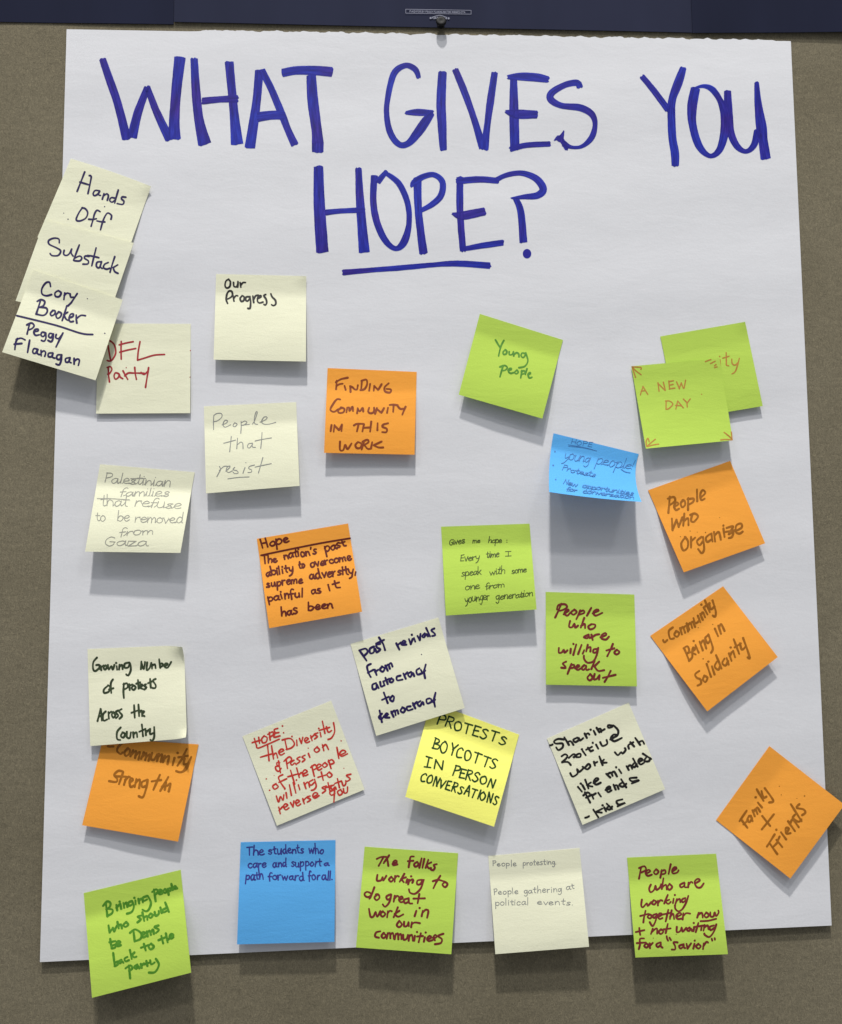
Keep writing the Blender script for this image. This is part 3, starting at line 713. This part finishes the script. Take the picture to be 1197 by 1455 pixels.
note('orange', K, [(55,470),(675,48),(1140,650),(540,1112)], .3, (7,6), 'strongly tilted orange note about Community Being in Solidarity, at right', 'ink_ochre', 3.0,
     [], trace=['247,398 213,430 225,492 257,490; 277,428 260,460 285,477 302,445 275,428; l310,403 325,457; 313,420 332,393 352,442; 338,402 362,383 377,432; l365,363 387,417; 373,385 397,358 412,402; 398,367 417,348 437,392; 423,318 440,362 472,340; l460,298 482,352; l480,282 502,332; 487,292 503,268 522,312; l510,228 542,287; d490,203; l520,168 562,267; l518,222 562,193; 558,188 570,242 602,220; 585,168 612,260 607,307 588,297', 'l345,578 387,682; 338,575 372,558 387,600 365,622; 368,617 407,610 412,650 385,682; 413,602 437,580 420,568 413,610 442,627; l440,548 467,612; d425,513; l475,518 502,592; 483,542 507,508 532,577; 547,463 523,490 545,532 567,500; 550,458 587,570 573,612', 'l605,408 632,472; l635,383 657,452; 643,402 657,368 687,427', '472,768 438,795 450,825 482,840 487,875 458,892; 517,808 503,840 525,862 542,825 515,808; l535,708 572,817; l580,728 602,797; d550,688; 622,688 603,730 635,757 652,720; l615,633 662,747; 687,663 668,700 695,722 717,685; l705,658 722,712; l725,618 747,682; 733,642 747,608; l760,598 777,652; d740,568; l765,498 812,622; l773,567 827,533; 818,533 835,587 867,560; 845,488 882,590 902,662 883,652'], lines=[[(165,505),(175,525),(200,505)]], dots=[(587,372,5),(463,400,5),(505,665,6)])
K = (105, 1040, 6.3)
note('orange', K, [(262,55),(1118,112),(935,982),(75,835)], .3, (5,6), 'orange note reading Community Strength, its top hidden by the pale note above', 'ink_ochre', 3.2,
     [], trace=['432,100 395,140 390,175 420,197 437,185; 487,148 455,180 465,214 497,195 502,160 480,148; l532,163 508,217; 520,202 557,170 550,232; 552,212 592,180 580,247; l627,183 603,242; 620,217 652,190 640,252; 648,227 682,200 670,257; 702,188 690,240 720,247 747,200; l762,198 745,262; 755,227 792,200 780,267; l817,213 800,272; 810,242 852,215 840,287; l902,233 885,297; d930,188; l1012,153 970,240 928,302; l938,227 1022,213; 992,238 985,290 1012,285; 1052,223 1015,300 970,357 918,350', '442,355 400,348 363,385 390,420 380,447 318,440; l442,363 405,467; l378,397 472,400; l472,403 450,472; 460,432 492,400 507,410; 500,452 532,430 520,413 500,440 510,492 537,480; l562,423 545,492; 555,452 592,425 585,502; 657,428 610,450 615,492 652,480; 662,428 650,500 620,582 583,575; l772,383 713,517; l698,442 782,430; l847,403 775,527; 790,492 827,450 815,517; 838,482 867,460 850,532'], lines=[[(305,128),(330,132),(355,130)], [(1040,250),(1010,330),(960,360),(920,352)]])
K = (115, 905, 7.2545)
note('cream', K, [(70,125),(1065,85),(1095,1045),(98,1125)], (.3,.3), (4.0,7.5), 'pale yellow note about Growing number of protests, right corners bent forward', 'ink_darkgreen', 2.9,
     [], trace=['167,213 130,260 128,330 150,352 192,320; 160,290 192,290 192,330; l205,298 212,342; 210,312 237,293; 257,293 235,315 250,337 272,310 255,293; 280,288 290,337 315,300 330,337 347,288; l370,300 375,337; d365,268; l400,288 395,337; 398,305 425,288 432,332; 502,263 455,275 453,315 490,312 507,268 516,340 490,397 468,385', 'l625,253 620,332; 625,270 650,332 662,258; 685,263 680,342 710,320 727,268; l735,283 735,327; 740,292 765,283 772,322; l808,230 820,317; 820,312 852,290 835,273; 865,302 897,280 875,273 863,305 895,317 932,258', '287,498 240,540 243,577 290,562 302,515 280,498; 332,438 310,480 315,577; l293,542 337,528', '445,478 440,560 445,630; 440,490 477,478 482,520 445,542; l500,488 505,547; 505,502 532,488; 547,498 525,525 545,547 567,520 545,498; l590,443 597,532; l573,482 612,468; 603,522 637,500 620,488 608,520 642,537; 672,488 650,500 677,520 655,542; l715,433 722,522; l693,477 747,453; 772,433 745,450 774,500 765,527 738,525', '205,743 190,800 173,867; 205,743 213,800 217,862; l185,822 217,810; 257,768 230,800 235,862 272,850; l285,773 290,842; 288,792 315,768 322,780; 337,773 320,800 335,832 357,805 335,773; 387,758 360,775 387,810 363,837; 422,743 395,765 427,810 400,842', 'l550,703 557,832; l523,782 587,758; l595,698 602,817; 600,782 627,758 632,817; 635,792 657,770 640,763 632,800 657,817', '412,933 375,980 375,1050 407,1062; 432,983 413,1020 440,1037 457,1000 430,983; 475,978 475,1030 505,1042 517,983; l540,983 545,1037; 545,1002 575,983 582,1032; l630,903 642,1022; l603,977 667,948; l670,963 672,1012; 672,982 702,958; 715,948 715,1002 747,990; 757,928 757,1030 735,1070 718,1060'], curls=[(1,0,.2,4.5),(1,1,.12,4)], slant=.05, conn=True)
K = (570, 1000, 6.84)
note('yellow', K, [(290,-18),(1148,300),(905,1195),(42,905)], .3, (11,10), 'bright yellow note lettered PROTESTS BOYCOTTS IN PERSON CONVERSATIONS', 'ink_forest', 2.3,
     [('PROTESTS',345,190,1010,410,92), ('BOYCOTTS',300,435,915,635,105), ('IN',225,610,405,645,88), ('PERSON',500,690,895,815,88), ('CONVERSAT|ONS',180,750,935,985,88)], jit=.7)
K = (490, 870, 6.65)
note('cream', K, [(55,300),(885,50),(1135,905),(298,1168)], .3, (3.2,4.2), 'pale yellow note about revivals from autocracy to democracy, above the bright yellow note', 'ink_indigo', 3.1,
     [], trace=['l143,363 207,457; 138,360 197,343 217,375 183,412; 277,323 238,345 243,387 275,377 282,338 302,377; 337,298 298,310 310,335 337,350 308,377; l325,238 365,300 382,357; l298,297 372,260', 'l488,293 517,352; 498,312 532,283; 538,302 577,280 555,268 538,305 582,305; l608,253 625,302; l625,302 642,253; l655,243 667,277; d635,212; l688,223 710,262; l710,262 717,203; 757,198 733,225 750,237 772,205 787,225; l770,148 807,227; 847,153 818,170 845,195 857,215 828,224', '247,488 213,510 225,570 247,612; l218,572 272,543; l285,543 302,592; 288,562 317,543; 357,513 333,540 360,562 377,530 350,510; l385,503 407,552; 388,517 412,493 427,532; 413,502 437,478 452,512', '297,668 263,685 268,727 300,717 302,678 322,717; 335,658 345,702 372,690; l365,653 378,692; l385,618 407,677; l368,652 422,628; 442,623 423,650 445,662 462,640 440,623; 527,598 493,610 498,642 547,635; l555,578 577,627; 563,597 592,568; 627,563 598,585 620,612 642,573 657,602; 707,528 678,550 690,587 732,575; 720,543 738,572 760,550; l767,493 748,560 760,622', 'l370,758 407,857; l353,827 417,798; 452,788 428,820 455,842 467,800 450,788', '352,958 323,990 345,1012 372,980; l330,928 352,1037; 375,987 412,965 395,953 378,990 422,995; l440,938 462,987; 443,952 472,928 482,972; 473,942 497,923 507,957; 547,898 528,930 555,947 572,915 545,898; 622,888 588,895 598,927 642,915; l645,858 667,907; 648,877 682,848; 717,838 688,860 710,887 737,848 747,872; 802,813 773,825 783,862 822,845; 815,818 833,847 852,825; l859,760 842,830 854,892'], dots=[(727,398,6)])
K = (335, 990, 6.3)
note('cream', K, [(62,355),(855,35),(1155,830),(370,1155)], .3, (1.2,1.5), 'flat pale yellow note in bright red pen about the Diversity and Passion', 'ink_bright_red', 2.4,
     [], trace=['l168,373 185,432; l207,363 215,417; l148,411 222,389; 257,348 233,380 245,412 275,402 282,365 253,350; l302,318 310,387; 288,337 332,313 337,340 305,362; 377,283 345,295 355,325 343,362 397,350; l355,325 387,320', 'l287,438 300,572; l223,541 332,509; l322,438 340,557; 335,527 362,503 377,547; 390,502 432,480 410,468 386,495 405,522 437,505', 'l442,388 460,472; 418,387 490,373 527,420 500,457 453,472; l547,388 550,437; d505,355; l572,373 590,417; l590,417 602,363; 625,397 652,375 630,366 616,390 635,412 662,400; l672,348 685,392; 675,367 702,343; 737,323 703,335 732,355 708,377; l757,318 765,357; d745,283; l777,218 800,327; l748,301 842,274; 813,268 830,317 860,302; 877,233 887,310 860,367 828,382', '395,590 370,590 372,612 395,620 360,625 362,652 385,668 408,640; l385,575 402,680', 'l452,558 465,642; 433,577 480,538 502,565 460,602; 522,568 493,590 505,612 530,592 542,607; 577,538 548,555 577,575 553,597; 622,523 593,540 622,560 598,582; l652,508 665,542; 732,448 703,475 725,497 752,475 728,450; l777,428 790,482; 780,452 807,428 832,472', '362,778 333,800 350,827 382,805 358,780; 422,698 385,720 405,770 442,822; l388,766 457,734', 'l492,658 530,782; l468,716 562,689; l547,638 570,722; 565,702 592,678 607,712; 605,692 642,670 620,653 601,680 620,707 647,695', 'l682,618 705,712; 673,632 710,608 727,635 695,657; 730,642 767,615 745,603 726,630 745,657 772,642; 802,588 778,610 795,632 822,610 798,590; l832,568 855,642; 828,582 860,563 882,590 845,607; l907,453 925,552; 935,522 987,495 960,478 933,505 950,532 1002,510', '365,888 385,942 402,893 425,927 432,878; l452,858 460,907; d440,825; l482,788 500,882; l517,768 540,862; l562,788 575,832; d545,745; l612,768 630,822; 620,787 647,763 662,807; 692,743 658,765 675,792 705,767; 707,738 722,800 700,832 678,837', 'l767,673 785,747; l738,721 812,699; 842,673 818,695 840,722 864,700 838,675', 'l387,988 400,1047; 390,1017 422,983; 435,992 467,970 445,958 428,985 450,1012 477,995; l492,948 515,987; l515,987 522,933; 540,957 572,935 550,923 536,950 555,977 582,960; l602,913 615,957; 605,932 632,903; 667,888 638,900 672,920 643,942; 695,897 737,870 710,858 690,885 710,907 747,885', '812,798 773,815 807,835 778,862; l827,768 845,842; l803,816 862,794; 882,788 853,805 870,832 890,807 902,827; l912,733 930,812; l888,776 947,754; 950,758 965,797 985,782 987,750; 1032,693 993,705 1027,735 998,757', '887,828 843,855 860,882 890,862; l887,833 880,942; 942,828 913,850 930,882 957,860 938,830; 965,823 975,862 1000,852 1002,808'],
     lines=[[(188,432),(200,460),(300,420),(390,380)]], dots=[(420,262,9),(430,322,8),(275,735,7),(305,837,8),(345,705,4),(970,640,5),(945,395,7),(650,460,6)])
K = (770, 990, 6.4703)
note('cream', K, [(48,385),(800,55),(1135,850),(375,1178)], .3, (2.6,2.4), 'pale yellow note in bold black pen starting Sharing positive work', 'ink_black', 3.1,
     [], trace=['205,392 150,388 113,410 130,430 190,430 192,465 155,490 133,465; l208,373 250,442; 235,420 265,408 292,442; 322,378 290,395 310,417 347,390 325,376; 340,380 352,402 382,380; l395,338 415,377; 400,352 425,335 438,347; l478,312 495,347; d450,303; l505,285 530,327; 513,302 540,293 547,322; l578,298 545,318; 648,266 610,262 613,285 650,277 657,262 703,310 692,360 652,372', '183,547 215,528 237,545 220,572 188,602; 188,602 240,600 267,627; 250,562 290,528 312,540 288,562 330,528 357,525 355,552 318,555; l377,498 405,537; d370,483; l425,468 450,502 472,492; l408,487 462,460; l500,440 520,477; d470,423; 538,418 560,452 602,432 597,398; 632,392 692,355 660,348 636,380 668,408 737,378', '263,703 285,734 330,705 325,665 345,690 387,652 375,643; 395,655 430,618 447,640 420,667 393,655; l480,598 490,632; 483,612 512,598; l530,548 560,627; l572,578 545,602; 548,600 575,606 597,605', '673,510 700,537 730,510 745,522 772,490 765,473; l795,453 802,477; l815,418 850,457; l798,442 842,418; l860,378 905,442; 890,420 925,405 942,432', 'l333,828 370,872; l375,813 397,852; d360,798; l400,763 430,842; l452,788 415,812; 418,807 440,820 467,825; 478,792 522,757 500,748 478,780 500,807 542,790', 'l593,708 630,742; 605,712 635,698 652,727; 640,705 665,688 692,732; l710,668 732,702; d685,648; l780,638 800,672; 788,648 815,628 832,662; 852,608 833,635 855,647 872,620; l840,568 882,642; 890,602 927,580 905,568 888,595 910,622 942,605; 960,558 943,590 985,592 997,565; l930,523 1007,572', 'l397,878 445,972; 383,907 420,880 442,890; l408,927 457,903; l460,898 475,937; 465,907 497,888; l520,883 545,917; 588,857 632,840 620,823 593,845 610,877 642,860; l660,808 680,852; 665,822 690,813 707,847; 742,788 713,810 745,827 777,800; l730,758 777,832; 872,743 808,750 830,777 893,768 828,797', 'l475,1038 520,1107; l557,1028 495,1062; 495,1062 520,1062 552,1065; l575,1018 592,1052; d560,998; 622,1003 598,1025 625,1037 647,1010; l598,983 647,1032; 742,943 688,960 710,992 767,975 698,1007'],
     lines=[[(75,446),(88,445),(100,438)], [(400,1112),(418,1108),(435,1098)]], jit=1.2)
K = (1010, 1050, 6.401)
note('orange', K, [(50,738),(535,65),(1218,598),(725,1270)], .3, (6,5), 'orange note turned like a diamond reading Family + Friends, over the right paper edge', 'ink_ochre', 3.1,
     [], trace=['l275,728 335,807; l263,747 327,653; l298,777 342,738; 352,698 333,735 355,757 377,720; l365,698 382,747; l380,648 402,702; 388,665 407,640 427,682; 408,650 424,622 450,660; l430,578 467,622; d410,530; l420,458 482,562; 463,473 480,532 507,525; 493,448 560,540 567,570 533,577', 'l513,977 582,868; l538,950 607,1047; l563,987 602,948; l600,918 652,982; 608,930 627,888; l640,848 687,912; d598,825; 690,852 712,815 685,808 688,860 727,855; l705,748 767,837; 722,775 747,733 802,802; 767,688 748,720 800,752 827,730; l730,593 827,747; 807,593 783,625 845,640 862,670 833,692'], lines=[[(470,700),(505,745),(542,790)], [(465,822),(520,755),(575,685)]], dots=[(625,430,5),(643,508,5),(785,540,4),(855,518,7),(598,825,8),(408,530,6)])
K = (110, 1230, 7.041)
note('green', K, [(65,275),(1035,42),(1140,1070),(148,1322)], .3, (11,12), 'lime green note in green marker about bringing people back, lower left corner', 'ink_green', 3.2,
     [], trace=['l287,378 302,507; 258,402 300,358 332,375 325,412 290,437; 295,430 352,440 347,477 300,502; l392,393 400,447; 392,422 422,388; l432,383 440,432; d425,360; l462,373 470,422; 465,397 492,368 502,412; 547,353 513,370 520,402 550,387; 550,358 567,410 545,462 498,480; l582,348 585,387; d572,322; l612,333 620,377; 615,357 642,328 657,367; 702,303 658,320 665,352 700,337; 707,303 737,370 720,432 690,457 653,440', 'l767,238 785,357; 750,262 790,236 807,262 775,292; 810,272 847,255 830,238 808,262 825,287 852,278; 882,233 858,255 880,272 897,250 878,235; l905,233 915,292; 905,235 932,223 937,245 912,257; l942,183 955,242; 965,227 990,212 975,205 968,230 1000,226', 'l313,598 325,667; l325,667 357,623; l357,623 370,657; l370,657 397,598; l402,563 415,627; 410,607 437,588 447,627; 492,563 463,590 480,612 512,590 488,565', '647,498 603,510 637,535 603,567; l652,468 670,552; 665,522 697,503 702,542; 737,478 713,505 735,522 757,495 733,480; 775,463 785,502 815,482 815,453; l832,418 845,472; 882,428 853,445 865,467 895,452; l880,368 917,462', 'l330,733 345,827; 345,802 387,788 377,820 345,827; l323,766 382,754; 395,792 432,765 410,753 388,785 405,807 437,795', 'l562,648 575,757; 528,672 580,638 642,680 632,732 573,757; 650,697 682,675 660,663 643,690 660,717 692,702; l697,658 705,707; 700,682 722,648 737,692; 735,672 757,638 767,682; 812,598 773,615 817,640 788,672', 'l360,873 375,1002; 375,972 412,958 402,990 375,1005; 442,943 413,960 430,977 450,955 462,972; 502,913 473,930 485,957 517,945; l527,843 545,932; l572,868 545,895; 545,895 570,917 592,910', 'l667,783 685,847; l638,821 712,794; 742,778 713,805 735,837 767,810 738,780', 'l842,703 860,777; l813,746 887,714; l887,678 905,767; 900,747 927,723; 930,717 962,695 940,683 923,710 940,732 964,715', 'l517,998 530,1127; 483,1027 530,998 552,1025 520,1052; 602,988 573,1010 590,1032 610,1005 622,1027; l637,983 645,1022; 640,1002 667,978; l692,953 702,1002; l673,986 722,969; 730,948 740,987 775,967; 787,933 817,990 780,1062 718,1070'])
K = (325, 1180, 7.041)
note('blue', K, [(122,118),(1070,97),(1060,1115),(85,1140)], .3, (6,6), 'square sky blue note with three lines about students, bottom row', 'ink_darkblue', 2.0,
     [('The',182,250,355,242,48), ('students',400,240,760,222,46), ('who',805,228,955,230,50), ('care',195,378,380,370,46), ('and',445,370,580,362,46), ('support',628,362,930,355,46), ('a',955,355,1000,352,32), ('path',170,495,355,490,52),
      ('forward',400,497,760,497,48), ('for',800,497,915,492,48), ('all.',935,497,1045,498,52)])
K = (495, 1190, 7.041)
note('green', K, [(165,92),(1100,158),(1032,1168),(78,1100)], .3, (9,9), 'lime green note in maroon pen about the folks working, bottom row beside the blue note', 'ink_maroon', 2.9,
     [], trace=['l355,193 330,238 305,283; 286,214 330,195 378,193; l410,178 355,256; 360,245 388,213 402,282; 445,265 487,245 475,228 450,245 450,277 492,268', '657,190 625,193 615,240 605,297; l596,236 652,232; 692,243 660,265 670,292 697,280 700,253 683,245; l735,208 712,302; l762,213 743,302; l802,223 775,302; l832,248 785,270; 785,272 805,307 828,305; 887,266 855,275 867,300 850,327 828,320', '293,373 288,430 330,427 345,393 350,432 382,383; 432,393 408,420 430,442 452,415 428,395; l470,383 465,442; 468,410 490,383 507,390; l562,363 515,442; l577,398 530,415; 530,415 557,447; l592,418 580,452; d630,388; l612,423 600,467; 605,440 642,418 652,430 642,452; 742,423 695,430 690,467 720,467 745,430; 757,423 725,510 670,562 620,552 608,518', 'l922,383 880,450 853,507; l848,437 900,420 962,440; 972,443 943,470 970,497 994,465 963,440', '232,560 190,543 163,565 180,592 215,592 240,560; l262,498 225,600 213,612; 292,568 263,600 285,627 314,600 300,568 278,570', '427,568 383,590 395,622 425,602 430,575; 432,573 410,650 370,692 346,668; l467,583 455,642; 460,612 490,583 507,595; 510,625 547,605 530,588 506,620 525,647 552,640; 602,608 558,625 570,657 605,642; 605,608 610,655 642,660; l712,566 695,657; l653,611 767,608', '208,713 225,792 255,787 275,743 290,792 322,738; 347,738 323,765 345,792 372,765 348,740; l397,738 390,797; 392,765 415,733 437,738; l497,698 455,797; l512,733 465,765; 465,765 500,792 552,768', 'l682,733 665,787; d715,705; l747,733 735,787; 740,757 775,723 802,735 790,802', '512,833 486,875 510,897 537,870 513,835; 560,843 560,887 590,882 605,843 607,887; l637,848 630,897; 632,872 665,850 717,857', '322,938 280,950 270,990 307,1002; 357,953 333,985 355,1007 377,980 353,955; l397,958 385,1012; 390,975 417,953 422,1007; 422,975 447,953 457,1012; l477,963 465,1017; 470,980 497,958 502,1017; 500,985 527,963 532,1017; 550,973 555,1022 585,1012 597,973; l612,978 605,1032; 607,995 637,973 647,1032; l667,983 660,1032; d690,945; l727,958 705,1047; l688,990 747,985; l767,998 757,1042; d775,950; 790,1022 832,1000 815,983 788,1010 805,1037 842,1027; 857,1012 887,990 870,973 850,1005 867,1027; 952,963 898,985 937,1015 927,1055 868,1067'], conn=True)
K = (680, 1195, 7.041)
note('cream', K, [(100,150),(1012,70),(1108,1058),(170,1132)], .3, (8,9), 'pale yellow note in faint grey print about people protesting, bottom row', 'ink_graphite', 1.05,
     [('People',142,250,385,250,30), ('protesting.',445,245,780,232,30), ('People',155,538,400,525,32), ('gathering',455,525,835,508,34), ('at',880,490,965,475,32), ('political',170,645,500,640,36), ('events.',585,635,955,640,34)], jit=.6)
K = (880, 1200, 7.2545)
note('green', K, [(82,135),(1000,95),(1122,1130),(168,1165)], .3, (10,10.5), 'lime green note in maroon pen with the quoted word savior, bottom right', 'ink_maroon', 2.8,
     [], trace=['l227,233 205,352; 206,242 260,223 277,260 230,287; 275,302 322,275 300,260 273,290 295,322 337,310; 382,253 358,285 380,307 407,280 383,255; l440,263 425,342; 435,275 472,263 477,295 440,307; l532,203 510,302; 545,282 592,245 575,233 548,260 555,297 600,287 612,265', '327,413 310,455 325,492 360,467 375,423 385,467 420,442 432,408; l457,348 440,457; 445,442 482,413 492,462; 522,403 498,440 520,467 547,435 518,405', '672,393 628,415 640,442 675,422; 675,398 675,437 702,440; l717,393 712,442; 712,422 742,383 757,395; 780,402 832,370 810,353 778,385 800,437 840,442 872,400', '235,568 228,625 245,647 285,605 295,632 332,593; 357,573 338,605 365,617 382,585 353,575; l400,578 400,627; 400,602 427,573 447,580; l502,518 465,607; l517,568 475,585; 475,585 505,612 532,590; l562,558 555,602; d575,520; l597,563 580,612; 585,592 622,558 632,592; 682,553 650,565 655,597 690,572; 714,528 690,600 650,667 610,687 580,662 576,625', 'l272,683 255,760 250,802; l218,736 302,714; 317,718 293,745 320,762 337,735 313,720; 387,713 348,730 360,757 390,732; 390,723 375,790 345,840 316,800; 400,747 442,720 420,708 398,735 415,767 447,757; l507,673 480,792; l448,721 522,705; l542,678 523,767; 525,745 557,713 567,767; 590,747 642,720 620,703 588,735 605,767 647,762; l662,708 655,772; 658,742 690,708 732,712', 'l822,703 805,752; 812,727 852,703 862,752; 902,698 878,730 900,752 927,725 898,700; 940,698 945,742 975,737 985,698 1000,737 1027,700 1022,680', 'l347,868 328,922; 335,902 387,863 392,917; 432,873 408,900 430,922 457,895 428,875; l502,818 480,912; l453,876 532,864', '595,848 595,902 630,892 645,853 655,897 692,858; 727,853 698,875 720,892 740,865 752,892; l777,848 765,892; d770,808; l817,808 790,902; l768,851 872,834; l852,838 845,882; l882,828 870,887; 875,857 912,833 922,872; 977,833 933,850 945,882 980,857; 1002,823 975,900 930,952 885,932 878,918', '257,968 215,973 215,1030 203,1077; l183,1016 277,1009; 282,1018 258,1045 285,1062 302,1035 278,1020; l315,1018 318,1067; 318,1042 347,1013', '422,1008 383,1030 400,1057 430,1032; 430,1008 430,1047 447,1062', '602,1008 560,1008 577,1045 577,1080 543,1082; 662,1028 618,1045 635,1072 665,1047; 665,1028 667,1058 680,1067; l695,1023 705,1072; l705,1072 742,1018; l777,1023 765,1072; d780,990; 817,1023 793,1050 820,1072 842,1045 813,1025; l872,1018 865,1077; 868,1047 900,1003 917,1010'],
     lines=[[(840,790),(920,785),(1000,765)], [(172,902),(215,892),(260,882)], [(208,860),(212,900),(218,930)], [(490,945),(495,970),(505,990)], [(520,960),(528,975),(535,985)], [(955,970),(960,990)], [(985,965),(988,980)]], dots=[(352,965,5),(588,925,5)], conn=True)

# ------------------------------------------------------------------ print on the middle sign
def sign_surf(x, y, off): return unproject(x, y, .0020+off)
rb = Ribbon(sign_surf)
K = (560, 0, 9.2077)
for a, b in (((155,120),(1010,135)), ((1010,135),(1010,185)), ((1010,185),(155,172)), ((155,172),(155,120))):
    rb.stroke([px(K, a), px(K, b)], .55)
rb.build('print_border', M['print'], sgM)
rb = Ribbon(sign_surf); xx = 205
for wtxt in ('PA|D', 'FOR', 'BY', 'PEGGY', 'FLANAGAN', 'FOR', 'M|NNESOTA'):
    wl = len(wtxt)*19.5
    a = px(K, (xx, 157+xx*.018)); b = px(K, (xx+wl, 157+(xx+wl)*.018))
    word(rb, wtxt, a[0], a[1], b[0], b[1], 24/9.2, .42, 0, 0); xx += wl+11
rb.build('printed_line', M['print'], sgM)
rb = Ribbon(sign_surf)
a = px(K, (480, 240)); b = px(K, (715, 244))
for k in range(9):
    t = k/8; x = a[0]+(b[0]-a[0])*t; y = a[1]+(b[1]-a[1])*t - 1.2*math.sin(math.pi*t) - .5
    rb.dot(x, y, 1.5 if k in (0, 8) else 1.0)
rb.stroke(smooth([px(K, (500,225)), px(K, (600,200)), px(K, (690,228))]), .9)
rb.stroke(smooth([px(K, (520,245)), px(K, (600,235)), px(K, (690,247))]), .9)
rb.build('union_mark', M['print2'], sgM)

# ------------------------------------------------------------------ push pin
pin0 = unproject(626.5, 36.5, .0021)
pin = empty('push_pin', pin0)
tag(pin, 'small black push pin stuck through the lower edge of the navy sign', 'push pin')
def lathe(name, prof, mat, parent, org, ax=Vector((0, -1, 0)), n=28):
    ax = ax.normalized(); e1 = Vector((1, 0, 0)); e1 = (e1-ax*e1.dot(ax)).normalized(); e2 = ax.cross(e1)
    vs, fs = [], []
    for (h, r) in prof:
        for k in range(n):
            an = 2*math.pi*k/n; vs.append(org+ax*h+e1*(r*math.cos(an))+e2*(r*math.sin(an)))
    for j in range(len(prof)-1):
        for k in range(n):
            a = j*n+k; b = j*n+(k+1) % n
            fs.append((a, b, b+n, a+n))
    fs.append(tuple(reversed(range(n)))); fs.append(tuple((len(prof)-1)*n+k for k in range(n)))
    return mesh_obj(name, vs, fs, mat, parent, smooth=True)
ax = Vector((0, -1, .10))
lathe('pin_collar', [(.0001, .0028), (.0004, .0034), (.0010, .0034), (.0014, .0026)], M['pin'], pin, pin0, ax)
lathe('pin_grip', [(.0014, .0024), (.0018, .0019), (.0030, .0019), (.0038, .0026)], M['pin'], pin, pin0, ax)
lathe('pin_head', [(.0038, .0034), (.0043, .0045), (.0054, .0046), (.0060, .0038), (.0062, .0024), (.0058, .0010)], M['pin'], pin, pin0, ax)
lathe('pin_needle', [(-.006, .0001), (-.004, .0004), (.0006, .0004)], M['steel'], pin, pin0, ax, 10)
